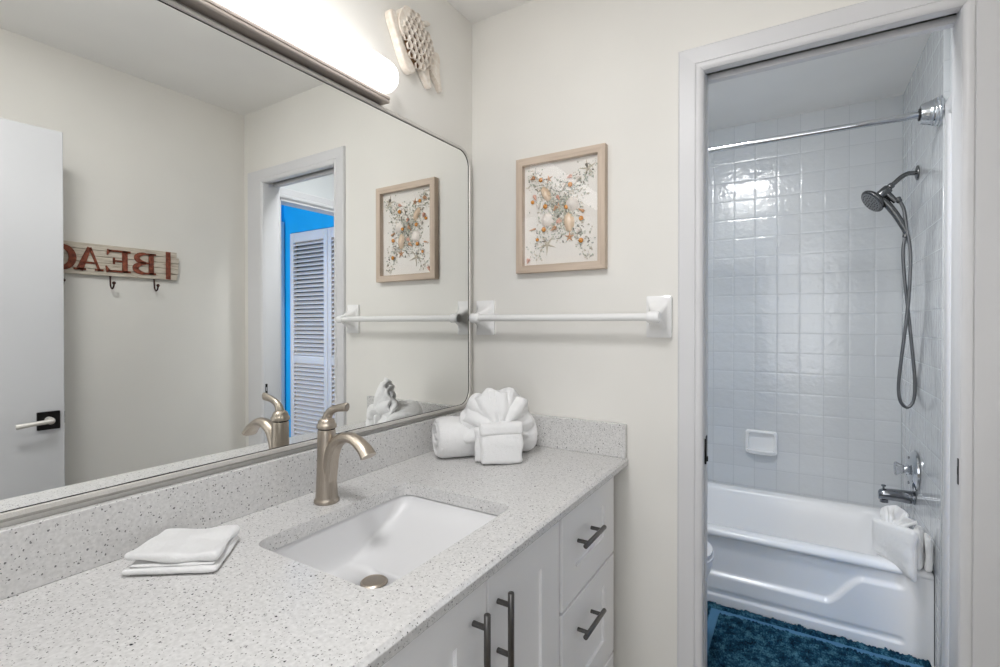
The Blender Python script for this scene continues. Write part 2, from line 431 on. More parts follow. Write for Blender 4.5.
# entry door, open along the right wall (seen in the mirror)
HX, HY = 1.427, -1.61; ang = math.atan2(0.053, 0.766)
ddir = Vector((-math.sin(ang), math.cos(ang), 0)); dn = Vector((-math.cos(ang), -math.sin(ang), 0))   # dn: face towards mirror
def dpt(a, n_, z): return Vector((HX, HY, 0)) + ddir * a + dn * n_ + Vector((0, 0, z))
b = B(); DW = 0.768
loft(b, [[dpt(0, 0, 0.012), dpt(DW - 0.002, 0, 0.012), dpt(DW, -0.002, 0.012), dpt(DW, -0.035, 0.012), dpt(0, -0.035, 0.012)],
         [dpt(0, 0, 2.03), dpt(DW - 0.002, 0, 2.03), dpt(DW, -0.002, 2.03), dpt(DW, -0.035, 2.03), dpt(0, -0.035, 2.03)]], True, True, True)
d1 = struct('door_1', b, M['doorp'], smooth=False)
b = B(); a0 = DW - 0.048
prism(b, rrect(a0, 0.927, 0.033, 0.034, 0.002, 2), lambda u, v, d: dpt(u, d, v), 0, 0.008)
put('lever_rose', b, M['black'], d1, angle=30)
b = B(); lathe(b, [(0.013, 0.006), (0.013, 0.038), (0.012, 0.044), (0.0, 0.044)], dpt(a0, 0, 0.929), dn, 20)
tube(b, [dpt(a0 + 0.006, 0.046, 0.929), dpt(a0 - 0.05, 0.048, 0.926), dpt(a0 - 0.096, 0.046, 0.922)], [(0.0085, 0.008), (0.008, 0.008), (0.0095, 0.008)], 14)
put('door_handle', b, M['mframe'], d1)
b = B(); lathe(b, [(0.0055, 0.043), (0.0055, 0.0462), (0, 0.0462)], dpt(a0, 0.0, 0.929), dn, 14); put('lock_button', b, M['black'], d1)
b = B()
loft(b, [[dpt(DW + d, -0.006, z) for z, d in ((0.91, 0), (0.91, 0.002), (0.955, 0.002), (0.955, 0))], [dpt(DW + d, -0.029, z) for z, d in ((0.91, 0), (0.91, 0.002), (0.955, 0.002), (0.955, 0))]], True, True, True)
put('latch_plate', b, M['black'], d1)

# bedroom beyond (seen only through the doorway in the mirror)
b = B(); box(b, 1.62, 2.6, 0.86, 0.95, 2.005, H); box(b, 2.43, 2.6, 0.86, 0.95, 0, 2.005); box(b, 1.62, 1.66, 0.86, 0.95, 0, 2.005)
struct('wall_bedroom_back', b, M['blue'], smooth=False)
b = B(); box(b, 2.52, 2.6, -1.6, 0.86, 0, H); struct('wall_bedroom_right', b, M['blue'], smooth=False)
b = B(); box(b, 1.652, 1.662, -1.6, 0.08, 0, H); box(b, 1.622, 1.632, 0.081, OY0 - 0.06, 0, H); box(b, 1.622, 1.632, OY1 + 0.06, 0.86, 0, H); struct('wall_bedroom_left', b, M['blue'], smooth=False)
b = B(); box(b, 1.652, 2.6, -1.7, -1.6, 0, H); struct('wall_bedroom_front', b, M['blue'], smooth=False)
b = B(); box(b, 1.622, 2.6, -1.7, 0.95, H, H + 0.06); struct('ceiling_bedroom', b, M['ceiling'], smooth=False)
b = B(); box(b, 2.495, 2.52, 0.50, 0.85, 0, 2.10, 0.004); struct('trim_9', b, M['trim'])

def louver_door(name, x0, x1):
    y0, y1 = 0.848, 0.878
    b = B(); st = 0.042
    box(b, x0, x0 + st, y0, y1, 0.015, 1.998, 0.002); box(b, x1 - st, x1, y0, y1, 0.015, 1.998, 0.002)
    for z0, z1 in ((0.015, 0.14), (0.985, 1.045), (1.925, 1.998)): box(b, x0 + st, x1 - st, y0 + 0.001, y1 - 0.001, z0, z1, 0.001)
    o = put(name, b, M['louver'], None, angle=30); o['kind'] = 'structure'
    b = B()
    for z0, z1 in ((0.14, 0.985), (1.045, 1.925)):
        n = int((z1 - z0) / 0.0325)
        for k in range(n):
            zc = z0 + (k + 0.5) * (z1 - z0) / n
            prof = [(y0 + 0.002, zc - 0.012), (y0 + 0.002, zc - 0.006), (y1 - 0.002, zc + 0.013), (y1 - 0.002, zc + 0.007)]
            loft(b, [[(x0 + st, y, z) for y, z in prof], [(x1 - st, y, z) for y, z in prof]], True, True, True)
    put('louver_slats', b, M['louver'], o, smooth=False)
louver_door('door_3', 1.976, 2.422); louver_door('door_4', 1.665, 1.972)
b = B(); box(b, 1.66, 2.43, 0.90, 0.94, 0, 2.005); struct('closet_dark_sheet', b, mat('closet_shade', (120, 124, 130), 0.8), smooth=False)  # grey sheet behind the slats, closet darkness put into its colour

# ------------------------------------------------------------------ vanity
CW, CZ = 0.6083, 0.8626; CY0 = YB + 0.001
XF = 0.558
va = thing('vanity_cabinet', (0.28, -0.79, 0), 'white shaker vanity cabinet with grey bar pulls under the speckled countertop', 'cabinet')
b = B()
box(b, 0.002, XF, CY0 + 0.02, -0.050, 0.10, 0.66); 
box(b, 0.002, 0.02, CY0 + 0.02, -0.050, 0.66, 0.8375); box(b, XF - 0.02, XF, CY0 + 0.02, -0.050, 0.66, 0.8375)
box(b, 0.02, XF - 0.02, -0.068, -0.050, 0.66, 0.8375); box(b, 0.02, XF - 0.02, CY0 + 0.02, CY0 + 0.04, 0.66, 0.8375)
box(b, 0.002, XF - 0.06, CY0 + 0.02, -0.050, 0.0, 0.10)
put('carcass', b, M['cab'], va, smooth=False)

def shaker(name, ya, yb, za, zb, st, rt, rb, pull):
    x1 = 0.578; x0 = XF + 0.001; xp = 0.570
    b = B(); fo = [(ya, za), (yb, za), (yb, zb), (ya, zb)]; fi = [(ya + st, za + rb), (yb - st, za + rb), (yb - st, zb - rt), (ya + st, zb - rt)]
    def F(d): return lambda p: (d, p[0], p[1])
    e = 0.0015
    fo2 = [(ya + e, za + e), (yb - e, za + e), (yb - e, zb - e), (ya + e, zb - e)]
    rings = [[(x0, *p) for p in fo], [(x1 - e, *p) for p in fo], [(x1, *p) for p in fo2], [(x1, *p) for p in fi], [(xp, *p) for p in fi]]
    loft(b, rings, True, True, True)
    o = put(name, b, M['cab'], va, smooth=False)
    b = B(); (yc, zc, vert) = pull; L = 0.073
    ax = Vector((0, 0, 1)) if vert else Vector((0, 1, 0)); c = Vector((x1 + 0.030, yc, zc))
    lathe(b, [(0.0001, -L), (0.0055, -L), (0.0062, -L + 0.001), (0.0062, L - 0.001), (0.0055, L), (0.0001, L)], c, ax, 18, False)
    for s in (-1, 1): lathe(b, [(0.0052, 0), (0.0052, 0.030)], c + ax * s * 0.048 - Vector((0.031, 0, 0)), (1, 0, 0), 14)
    put('handle', b, M['pull'], o, angle=50)
shaker('drawer', -0.447, -0.054, 0.575, 0.834, 0.088, 0.083, 0.078, (-0.297, 0.718, False))
shaker('drawer', -0.447, -0.054, 0.262, 0.567, 0.088, 0.060, 0.075, (-0.297, 0.482, False))
shaker('drawer', -0.447, -0.054, 0.112, 0.254, 0.088, 0.040, 0.040, (-0.297, 0.185, False))
shaker('cabinet_door', -0.787, -0.465, 0.112, 0.834, 0.095, 0.098, 0.09, (-0.752, 0.705, True))
shaker('cabinet_door', -1.118, -0.791, 0.112, 0.834, 0.095, 0.098, 0.09, (-0.836, 0.705, True))
shaker('drawer', -1.530, -1.122, 0.575, 0.834, 0.088, 0.083, 0.078, (-1.326, 0.700, False))

# countertop with the sink cut-out and eased edge
ct = thing('countertop', (0.3, -0.79, 0.83), 'white quartz countertop with grey speckles and a low backsplash', 'countertop')
SX0, SX1, SY0, SY1 = 0.165, 0.503, -0.998, -0.560
scx, scy, shx, shy = (SX0 + SX1) / 2, (SY0 + SY1) / 2, (SX1 - SX0) / 2, (SY1 - SY0) / 2
inner = rrect(scx, scy, shx, shy, 0.032, 8)
b = B()
outer = [(0.0, -0.001), (0.0, CY0), (CW - 0.007, CY0), (CW - 0.007, -0.001)]
vo = [b.verts.new((u, v, CZ)) for u, v in outer]; vi = [b.verts.new((u, v, CZ)) for u, v in inner]
es = [b.edges.new((vo[i], vo[(i + 1) % 4])) for i in range(4)] + [b.edges.new((vi[i], vi[(i + 1) % len(vi)])) for i in range(len(vi))]
bmesh.ops.triangle_fill(b, use_beauty=True, edges=es)
inner2 = rrect(scx, scy, shx + 0.0, shy + 0.0, 0.032, 8)
loft(b, [[(u, v, CZ) for u, v in inner], [(u, v, 0.8320) for u, v in inner2]])
prof = [(CW - 0.007, CZ), (CW - 0.0005, CZ - 0.0065), (CW, CZ - 0.008), (CW, 0.841), (CW - 0.002, 0.838), (SX1 + 0.02, 0.838)]
loft(b, [[(x, -0.001, z) for x, z in prof], [(x, CY0, z) for x, z in prof]], closed=False)
for yy in (-0.001, CY0):
    vs = [b.verts.new((x, yy, z)) for x, z in prof[:-1] + [(0, 0.838), (0, CZ)]]; b.faces.new(vs)
put('counter_slab', b, M['quartz'], ct, smooth=False)
b = B(); box(b, 0.001, 0.020, CY0, -0.0005, CZ, 0.9702, 0.0015, 1); box(b, 0.0201, 0.604, -0.020, -0.001, CZ, 0.9702, 0.0015, 1)
put('backsplash', b, M['quartz'], ct, smooth=False)

# sink
sk = thing('sink', (scx, scy, 0.70), 'white rectangular undermount sink set into the speckled countertop', 'sink')
b = B(); D0, DEP = 0.8318, 0.104; rings = []
rings.append([(u, v, D0) for u, v in rrect(scx, scy, shx + 0.022, shy + 0.022, 0.045, 8)])
rings.append([(u, v, D0) for u, v in rrect(scx, scy, shx + 0.004, shy + 0.004, 0.034, 8)])
dcx, dcy = 0.279, -0.786
K = 20
for k in range(1, K + 1):
    s = k / K; e = s ** 2.0
    hy = (shy + 0.003) * (1 - 0.80 * (0.85 * e + 0.15 * s)); hx = (shx + 0.003) * (1 - 0.10 * s - 0.22 * s ** 5)
    cx = scx + (dcx + 0.012 - scx) * (0.3 * s + 0.7 * e * e); cy = scy + (dcy - scy) * s
    rings.append([(u, v, D0 - DEP * s) for u, v in rrect(cx, cy, hx, hy, 0.032, 8)])
last = rings[-1]
rings.append([(dcx + 0.030 * math.cos(2 * math.pi * (k + 0.5) / len(last)) , dcy + 0.030 * math.sin(2 * math.pi * (k + 0.5) / len(last)), D0 - DEP - 0.005) for k in range(len(last))])
loft(b, rings)
o = put('basin', b, M['porc'], sk, angle=60)
md = o.modifiers.new('s', 'SOLIDIFY'); md.thickness = 0.008; md.offset = -1
b = B(); zt = D0 - DEP - 0.006
lathe(b, [(0.0235, -0.02), (0.0235, 0.003), (0.021, 0.0055), (0.0195, 0.0045), (0.0185, 0.0040), (0.0180, 0.0048), (0.012, 0.0056), (0.0, 0.006)], (dcx, dcy, zt), n=28, caps=False)
for v in b.verts: v.co.x = dcx + (v.co.x - dcx) * 1.25; v.co.y = dcy + (v.co.y - dcy) * 1.25
put('drain', b, M['nickel'], sk, angle=40)

# faucet
FX, FY = 0.103, -0.7685
fa = thing('faucet', (FX, FY, CZ), 'brushed nickel single-lever faucet with an arched spout behind the sink', 'faucet')
b = B(); prof = [(0.0285, 0), (0.0295, 0.002), (0.0295, 0.007), (0.0275, 0.0095), (0.0265, 0.011), (0.0262, 0.014)]
for t in range(1, 13):
    s = t / 12; prof.append((0.0258 - 0.0048 * (1 - (1 - s) ** 1.8), 0.014 + 0.158 * s))
prof += [(0.0205, 0.174), (0.0190, 0.1755)]
lathe(b, prof, (FX, FY, CZ), n=40)
put('faucet_body', b, M['nickel'], fa, angle=40)
b = B(); lathe(b, [(0.0195, 0.1755), (0.0195, 0.178)], (FX, FY, CZ), n=32); put('dark_seam', b, M['dark'], fa)
b = B()
lathe(b, [(0.019, 0.178), (0.0232, 0.179), (0.0236, 0.184), (0.0228, 0.1875), (0.0205, 0.1895), (0.0195, 0.194), (0.017, 0.199), (0.012, 0.203), (0.0, 0.205)], (FX, FY, CZ), n=36, caps=False)
pts = spline([(FX + 0.002, FY, CZ + 0.190), (FX + 0.003, FY, CZ + 0.206), (FX + 0.014, FY, CZ + 0.220), (FX + 0.036, FY, CZ + 0.2290), (FX + 0.066, FY, CZ + 0.2345), (FX + 0.072, FY, CZ + 0.2345)], 6)
rr = interp([0.0145, 0.0105, 0.0085, 0.0068, 0.0072, 0.0068], 6); rw = interp([0.0145, 0.0115, 0.0095, 0.0085, 0.0105, 0.010], 6)
tube(b, pts, list(zip(rr, rw)), 18, nrm=(0, 0, 1) if False else None)
put('lever_handle', b, M['nickel'], fa, angle=45)
b = B()
cps = [(FX + 0.004, FY, CZ + 0.030), (FX + 0.010, FY, CZ + 0.085), (FX + 0.017, FY, CZ + 0.118), (FX + 0.036, FY, CZ + 0.148), (FX + 0.068, FY, CZ + 0.164), (FX + 0.100, FY, CZ + 0.162), (FX + 0.128, FY, CZ + 0.146), (FX + 0.1435, FY, CZ + 0.130)]
pts = spline(cps, 6)
rn = interp([0.018, 0.019, 0.0180, 0.0150, 0.0125, 0.0115, 0.0120, 0.0125], 6); rw = interp([0.018, 0.0195, 0.0190, 0.0175, 0.0168, 0.0175, 0.0195, 0.0215], 6)
P, T, N = frames(pts); rings = []
Yv = Vector((0, 1, 0))
for i, p in enumerate(P):
    nn = T[i].cross(Yv) ; nn = -nn if nn.z < 0 and i > 20 else nn
    nn = Yv.cross(T[i]) * -1
    up = Vector((-T[i].z, 0, T[i].x))       # outer side of the arch
    a, c = rn[i], rw[i]; sec = [(1.0, 0.0), (0.86, 0.42), (0.50, 0.80), (0.0, 1.0), (-0.55, 0.92), (-0.86, 0.62), (-0.92, 0.0), (-0.86, -0.62), (-0.55, -0.92), (0.0, -1.0), (0.50, -0.80), (0.86, -0.42)]
    rings.append([p + up * (a * s0) + Yv * (c * s1) for s0, s1 in sec])
loft(b, rings, True, True, True)
put('spout', b, M['nickel'], fa, angle=34)

# ------------------------------------------------------------------ mirror
def mx(y, z): return 0.0125 + (z - 1.4) * math.tan(R(-0.04)) - (y + 0.7) * math.tan(R(-0.6594))
MB_, MT_, MR_, ML_ = 0.9965, 1.9235, -0.0545, -1.60
mi = thing('wall_mirror', (0.0, -0.8, 1.0), 'large wall mirror with rounded corners and a thin brushed metal frame', 'mirror')
mcy, mcz, mhy, mhz, mr = (MR_ + ML_) / 2, (MB_ + MT_) / 2, (MR_ - ML_) / 2, (MT_ - MB_) / 2, 0.052
b = B(); prism(b, rrect(mcy, mcz, mhy + 0.001, mhz + 0.001, mr, 12), lambda u, v, d: (mx(u, v) + d, u, v), -0.0015, 0.0)
put('mirror_glass', b, M['mirror'], mi, smooth=False)
def ring(off, d, back=None):
    return [((mx(u, v) + d) if back is None else back, u, v) for u, v in rrect(mcy, mcz, mhy + off, mhz + off, mr + off, 12)]
b = B(); loft(b, [ring(0.0, 0.0002), ring(0.0, 0.0012), ring(0.0013, 0.0014), ring(0.0013, 0.0004)]); put('gasket', b, M['black'], mi)
b = B(); loft(b, [ring(0.0014, -0.001), ring(0.0014, 0.002), ring(0.003, 0.0048), ring(0.0105, 0.0048), ring(0.0125, 0.003), ring(0.0185, 0, 0.0015), ring(0.01, 0, 0.0012)], loop=False)
put('mirror_frame', b, M['mframe'], mi, angle=40)

# ------------------------------------------------------------------ vanity light
LY1 = -0.487; LY0 = -1.58
li = thing('vanity_light', (0.0, -1.0, 1.94), 'lit tubular vanity light bar on a nickel channel above the mirror', 'light')
b = B()
prof = [(0.001, 1.945), (0.037, 1.943), (0.0400, 1.9455), (0.0405, 1.9500), (0.0385, 1.9525), (0.0415, 1.9535), (0.0425, 1.9590), (0.0400, 1.9620), (0.036, 1.9635), (0.001, 1.9635)]
loft(b, [[(x, LY1 - 0.004, z) for x, z in prof], [(x, LY0, z) for x, z in prof]], True, True, True)
put('light_channel', b, M['lampmetal'], li, angle=25)
b = B(); loft(b, [[(x, LY1, z) for x, z in prof], [(x, LY1 - 0.004, z) for x, z in prof]], True, True, True); put('end_cap', b, M['lampmetal'], li, smooth=False)
b = B(); rings = []; cx, cz_, rx, rz = 0.047, 2.008, 0.042, 0.046
nn = 24
def dsec(y, s):
    return [(cx + rx * s * math.cos(2 * math.pi * k / nn), y, cz_ + rz * s * math.sin(2 * math.pi * k / nn)) for k in range(nn)]
for s, dy in ((0.02, 0), (0.35, 0.003), (0.62, 0.009), (0.82, 0.018), (0.94, 0.030), (1.0, 0.046)): rings.append(dsec(LY1 + 0.012 - dy, s))
for s, dy in ((1.0, 0.046), (0.94, 0.030), (0.82, 0.018), (0.62, 0.009), (0.35, 0.003), (0.02, 0)): rings.append(dsec(LY0 + dy, s))
loft(b, rings, True, True, True)
put('diffuser', b, M['diffuser'], li, angle=60)

# ------------------------------------------------------------------ carved fish on the wall
fi = thing('fish_wall_decoration', (0.0, -0.35, 2.07), 'cream carved openwork fish hung on the wall beside the light bar', 'wall decoration')
def slab(pts, name, x0, x1, m, parent, bev=0.008, loc=None):
    b = B(); prism(b, pts, lambda u, v, d: (d, u + FS[0], v + FS[1]), x0, x1)
    bmesh.ops.recalc_face_normals(b, faces=b.faces)
    es = [e for e in b.edges if all(v.co.x > (x0 + x1) / 2 for v in e.verts)]
    bmesh.ops.bevel(b, geom=es, offset=bev, segments=3, profile=0.6, affect='EDGES', clamp_overlap=True)
    return put(name, b, m, parent, angle=50)
FS = (0.016, 0.008)
def smooth_poly(cps, m=5):
    c = [(u, v, 0) for u, v in cps]; n = len(c); out = []
    for i in range(n):
        p0, p1, p2, p3 = [Vector(c[(i + q) % n]) for q in (-1, 0, 1, 2)]
        for k in range(m):
            t = k / m; q = 0.5 * ((2 * p1) + (p2 - p0) * t + (2 * p0 - 5 * p1 + 4 * p2 - p3) * t * t + (3 * p1 - p0 - 3 * p2 + p3) * t ** 3)
            out.append((q.x, q.y))
    return out
# the head, a smooth crescent down the left side
FS = (0.0, 0.0)
slab(smooth_poly([(-0.466, 2.236), (-0.450, 2.244), (-0.434, 2.226), (-0.414, 2.176), (-0.390, 2.140), (-0.362, 2.116), (-0.352, 2.100), (-0.370, 2.086), (-0.394, 2.092), (-0.414, 2.118), (-0.442, 2.170), (-0.464, 2.214)]), 'head', 0.002, 0.026, M['carved'], fi, 0.009)
slab(smooth_poly([(-0.432, 2.238), (-0.418, 2.266), (-0.392, 2.282), (-0.382, 2.268), (-0.398, 2.240), (-0.406, 2.205), (-0.414, 2.182), (-0.432, 2.206)]), 'gill', 0.002, 0.030, M['carved'], fi, 0.008)
FS = (0.0, 0.012)
slab(smooth_poly([(-0.340, 2.140), (-0.308, 2.144), (-0.288, 2.132), (-0.278, 2.105), (-0.270, 2.078), (-0.276, 2.066), (-0.296, 2.080), (-0.322, 2.110)]), 'tail_fin', 0.002, 0.022, M['carved'], fi, 0.007)
slab(smooth_poly([(-0.276, 2.135), (-0.264, 2.185), (-0.236, 2.202), (-0.222, 2.186), (-0.224, 2.140), (-0.212, 2.088), (-0.217, 2.078), (-0.238, 2.104)]), 'tail_fin', 0.002, 0.020, M['carved'], fi, 0.007)
slab(smooth_poly([(-0.298, 2.280), (-0.278, 2.288), (-0.266, 2.284), (-0.276, 2.274), (-0.296, 2.266)], 3), 'back_fin', 0.002, 0.016, M['carved'], fi, 0.004)
# openwork body: jittered cells cut through a domed shell
body = smooth_poly([(-0.436, 2.235), (-0.418, 2.262), (-0.388, 2.276), (-0.352, 2.268), (-0.316, 2.240), (-0.290, 2.200), (-0.276, 2.160), (-0.288, 2.125), (-0.318, 2.108), (-0.358, 2.098), (-0.390, 2.112), (-0.414, 2.150), (-0.432, 2.190)], 4)
body = [(u + 0.010, v + 0.014) for u, v in body]
bcx, bcy = -0.345, 2.199
def inside(p, poly):
    c = False; n = len(poly)
    for i in range(n):
        (x1, y1), (x2, y2) = poly[i], poly[(i + 1) % n]
        if (y1 > p[1]) != (y2 > p[1]) and p[0] < (x2 - x1) * (p[1] - y1) / (y2 - y1) + x1: c = not c
    return c
def dome(u, v):
    return 0.014 + 0.026 * max(0.0, 1 - ((u - bcx) / 0.105) ** 2 - ((v - bcy) / 0.105) ** 2) ** 0.5
seeds = []; rg = random.Random(3)
st_ = 0.0225
for i in range(-8, 9):
    for j in range(-8, 9):
        u = bcx + (i + 0.5 * (j % 2)) * st_ + rg.uniform(-0.004, 0.004); v = bcy + j * st_ * 0.87 + rg.uniform(-0.004, 0.004)
        seeds.append((u, v))
def clip(poly, a, c, keep=0.0):      # keep the side of the bisector closer to a
    mx_, my_ = (a[0] + c[0]) / 2, (a[1] + c[1]) / 2; nx, ny = c[0] - a[0], c[1] - a[1]; L = math.hypot(nx, ny); nx /= L; ny /= L
    out = []
    for i in range(len(poly)):
        p, q = poly[i], poly[(i + 1) % len(poly)]
        dp = (p[0] - mx_) * nx + (p[1] - my_) * ny + keep; dq = (q[0] - mx_) * nx + (q[1] - my_) * ny + keep
        if dp <= 0: out.append(p)
        if dp * dq < 0: t = dp / (dp - dq); out.append((p[0] + (q[0] - p[0]) * t, p[1] + (q[1] - p[1]) * t))
    return out
b = B()
for sd in seeds:
    if not inside(sd, body): continue
    cell = [(sd[0] - .05, sd[1] - .05), (sd[0] + .05, sd[1] - .05), (sd[0] + .05, sd[1] + .05), (sd[0] - .05, sd[1] + .05)]; hole = list(cell)
    for o2 in seeds:
        if o2 is sd or math.hypot(o2[0] - sd[0], o2[1] - sd[1]) > 0.05: continue
        cell = clip(cell, sd, o2); 
        if len(cell) < 3: break
    if len(cell) < 3: continue
    # angular resample of cell outline and of a smaller rounded hole inside it
    cu = sum(p[0] for p in cell) / len(cell); cv = sum(p[1] for p in cell) / len(cell); NR = 14
    def rayd(a):
        best = 1; dx, dy = math.cos(a), math.sin(a)
        for i in range(len(cell)):
            (x1, y1), (x2, y2) = cell[i], cell[(i + 1) % len(cell)]; ex, ey = x2 - x1, y2 - y1; den = dx * ey - dy * ex
            if abs(den) < 1e-12: continue
            t = ((x1 - cu) * ey - (y1 - cv) * ex) / den; s = ((x1 - cu) * dy - (y1 - cv) * dx) / den
            if t > 0 and -1e-9 <= s <= 1 + 1e-9: best = min(best, t)
        return best
    an = [2 * math.pi * k / NR for k in range(NR)]
    oc = [(cu + math.cos(a) * rayd(a), cv + math.sin(a) * rayd(a)) for a in an]
    mn = min(rayd(a) for a in an)
    hc = [(cu + math.cos(a) * max(0.001, min(rayd(a) - 0.0030, mn * 1.75)), cv + math.sin(a) * max(0.001, min(rayd(a) - 0.0030, mn * 1.75))) for a in an]
    mc = [((p[0] * 0.5 + q[0] * 0.5), (p[1] * 0.5 + q[1] * 0.5)) for p, q in zip(oc, hc)]
    loft(b, [[(dome(*p) - 0.010, p[0], p[1]) for p in hc], [(dome(*p) - 0.003, p[0], p[1]) for p in hc], [(dome(*p), p[0], p[1]) for p in mc], [(dome(*p) - 0.0005, p[0], p[1]) for p in oc]])
put('openwork_body', b, M['carved'], fi, angle=70)
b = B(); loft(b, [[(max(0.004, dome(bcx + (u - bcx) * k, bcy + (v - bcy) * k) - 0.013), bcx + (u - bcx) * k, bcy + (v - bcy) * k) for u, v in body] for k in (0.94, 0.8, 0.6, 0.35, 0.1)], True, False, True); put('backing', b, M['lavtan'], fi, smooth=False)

# ------------------------------------------------------------------ framed shell collage
AX0, AX1, AZ0, AZ1 = 0.207, 0.538, 1.471, 1.876
ar = thing('framed_shell_picture', (0.376, 0.0, 1.47), 'pale oak framed shell and bead collage hung above the towel bar', 'picture')
fw = 0.026
b = B()
def fprof(o, d): return [(AX0 + o, -d, AZ0 + o), (AX1 - o, -d, AZ0 + o), (AX1 - o, -d, AZ1 - o), (AX0 + o, -d, AZ1 - o)]
for i in range(4):
    def seg(o, d): r = fprof(o, d); return [r[i], r[(i + 1) % 4]]
    rg_ = [seg(0.0, 0.001), seg(0.0, 0.025), seg(0.001, 0.026), seg(fw - 0.001, 0.026), seg(fw, 0.025), seg(fw, 0.001)]
    bb = B(); loft(bb, [[r[0] for r in rg_], [r[1] for r in rg_]], True, True, True)
    put('frame_rail', bb, M['oak_h'] if i % 2 == 0 else M['oak_v'], ar, angle=30)
b.free()
b = B(); box(b, AX0 + fw - 0.002, AX1 - fw + 0.002, -0.006, -0.0005, AZ0 + fw - 0.002, AZ1 - fw + 0.002); put('backing_board', b, mat('white_mount', (236, 232, 226), 0.8), ar, smooth=False)
b = B(); box(b, AX0 + fw - 0.001, AX1 - fw + 0.001, -0.0235, -0.0225, AZ0 + fw - 0.001, AZ1 - fw + 0.001); put('glass_pane', b, M['pane'], ar, smooth=False)
IX0, IX1, IZ0, IZ1 = AX0 + fw, AX1 - fw, AZ0 + fw, AZ1 - fw
def ap(u, v, d=0.0): return Vector((IX0 + u * (IX1 - IX0), -0.006 - d, IZ0 + (1 - v) * (IZ1 - IZ0)))
mc_ = {'amber': mat('amber_bead', (214, 138, 24), 0.15, Coat_Weight=0.5), 'white': mat('white_shell', (238, 230, 222), 0.5), 'pearl': mat('pearl_shell', (226, 200, 172), 0.2, Coat_Weight=0.6),
       'tan': mat('tan_shell', (206, 158, 118), 0.45), 'pink': mat('pink_shell', (222, 170, 150), 0.4), 'sage': mat('sage_beads', (176, 182, 166), 0.35), 'grey': mat('grey_beads', (128, 122, 110), 0.25),
       'clear': mat('crystal_beads', (222, 226, 220), 0.05, 0.4), 'cream': mat('cream_beads', (206, 196, 178), 0.4)}
def ball(bm, c, r, sy=1.0, seg=8):
    vs = bmesh.ops.create_uvsphere(bm, u_segments=seg, v_segments=max(4, seg // 2 + 1), radius=r)['verts']
    for v in vs: v.co = Vector((v.co.x, v.co.y * sy, v.co.z)) + Vector(c)
for (u, v, r) in [(0.235, 0.155, .0075), (0.635, 0.245, .0095), (0.12, 0.365, .007), (0.30, 0.425, .0098), (0.58, 0.455, .0075), (0.28, 0.650, .0098), (0.775, 0.580, .0082), (0.775, 0.790, .0105), (0.185, 0.745, .0065)]:
    b = B(); ball(b, ap(u, v, r * 0.6), min(r, 0.0085), 0.7, 16); put('amber_bead', b, mc_['amber'], ar, angle=180)
def scallop(u, v, r, rot, m, name, asp=1.0):
    b = B(); NA, NRR = 40, 8; rings = []
    for i in range(NRR + 1):
        t = i / NRR; rg2 = []
        for k in range(NA):
            a = 2 * math.pi * k / NA
            rad = r * t * (1 + 0.03 * math.cos(a * 14) * t) * (1.0 if math.cos(a) > -0.6 else 0.92)
            h = (1 - t ** 2.2) * min(r * 0.5, 0.0115) + 0.0007 * math.cos(a * 14) * t * (1 - t * .5)
            x, z = rad * math.cos(a) * asp, rad * math.sin(a)
            c, s = math.cos(rot), math.sin(rot)
            rg2.append(ap(u, v) + Vector((x * c - z * s, -h - 0.0005, x * s + z * c)))
        rings.append(rg2)
    loft(b, rings[1:], True, True, True); put(name, b, m, ar, angle=60)
scallop(0.655, 0.430, 0.0255, 1.2, mc_['white'], 'scallop_shell'); scallop(0.325, 0.560, 0.0255, 2.2, mc_['white'], 'scallop_shell')
scallop(0.30, 0.300, 0.030, 0.5, mc_['pearl'], 'abalone_shell', 0.55)
scallop(0.61, 0.600, 0.034, 0.08, mc_['pearl'], 'abalone_shell', 0.60)
scallop(0.475, 0.580, 0.0115, 0, mc_['pink'], 'shell_rosette')
def auger(u, v, L, r, rot, m):
    b = B(); prof = []; n = 22
    c, s = math.cos(rot), math.sin(rot)
    for i in range(n + 1):
        t = i / n; prof.append((r * (t ** 0.8) * (1 + 0.10 * math.sin(t * 26)) * (1 if t < 0.92 else 0.6), L * (t - 0.5)))
    lathe(b, prof, ap(u, v, r * 0.75), (c, 0, s), 12); put('spiral_shell', b, m, ar, angle=60)
for a in [(0.54, 0.26, .030, .007, 1.2, mc_['white']), (0.12, 0.13, .02, .008, 0.4, mc_['tan']), (0.16, 0.33, .022, .008, 2.0, mc_['pink']), (0.62, 0.17, .020, .007, .3, mc_['pink']),
          (0.72, 0.21, .026, .008, 1.0, mc_['white']), (0.41, 0.655, .024, .0085, 0.5, mc_['tan']), (0.77, 0.50, .026, .006, -.5, mc_['tan']), (0.11, 0.64, .028, .004, .2, mc_['tan']),
          (0.74, 0.70, .024, .009, .8, mc_['white']), (0.20, 0.42, .018, .008, 1.5, mc_['white']), (0.055, 0.955, .020, .008, 1.2, mc_['pink']), (0.85, 0.10, .022, .005, 1.9, mc_['grey']),
          (0.48, 0.36, .02, .007, 2.2, mc_['pink']), (0.43, 0.46, .02, .007, .9, mc_['tan'])]: auger(*a)
def star(u, v, r, rot, m, inner=0.26, name='starfish'):
    b = B(); ctr = b.verts.new(ap(u, v, 0.006)); vs = []
    for k in range(10):
        a = rot + k * math.pi / 5; rr_ = r if k % 2 == 0 else r * inner
        vs.append(b.verts.new(ap(u, v, 0.0018 if k % 2 == 0 else 0.001) + Vector((rr_ * math.cos(a), 0, rr_ * math.sin(a)))))
    lo = [b.verts.new(Vector((p.co.x, -0.0062, p.co.z))) for p in vs]
    for k in range(10):
        j = (k + 1) % 10; b.faces.new((ctr, vs[k], vs[j])); b.faces.new((vs[k], lo[k], lo[j], vs[j]))
    put(name, b, m, ar, smooth=False)
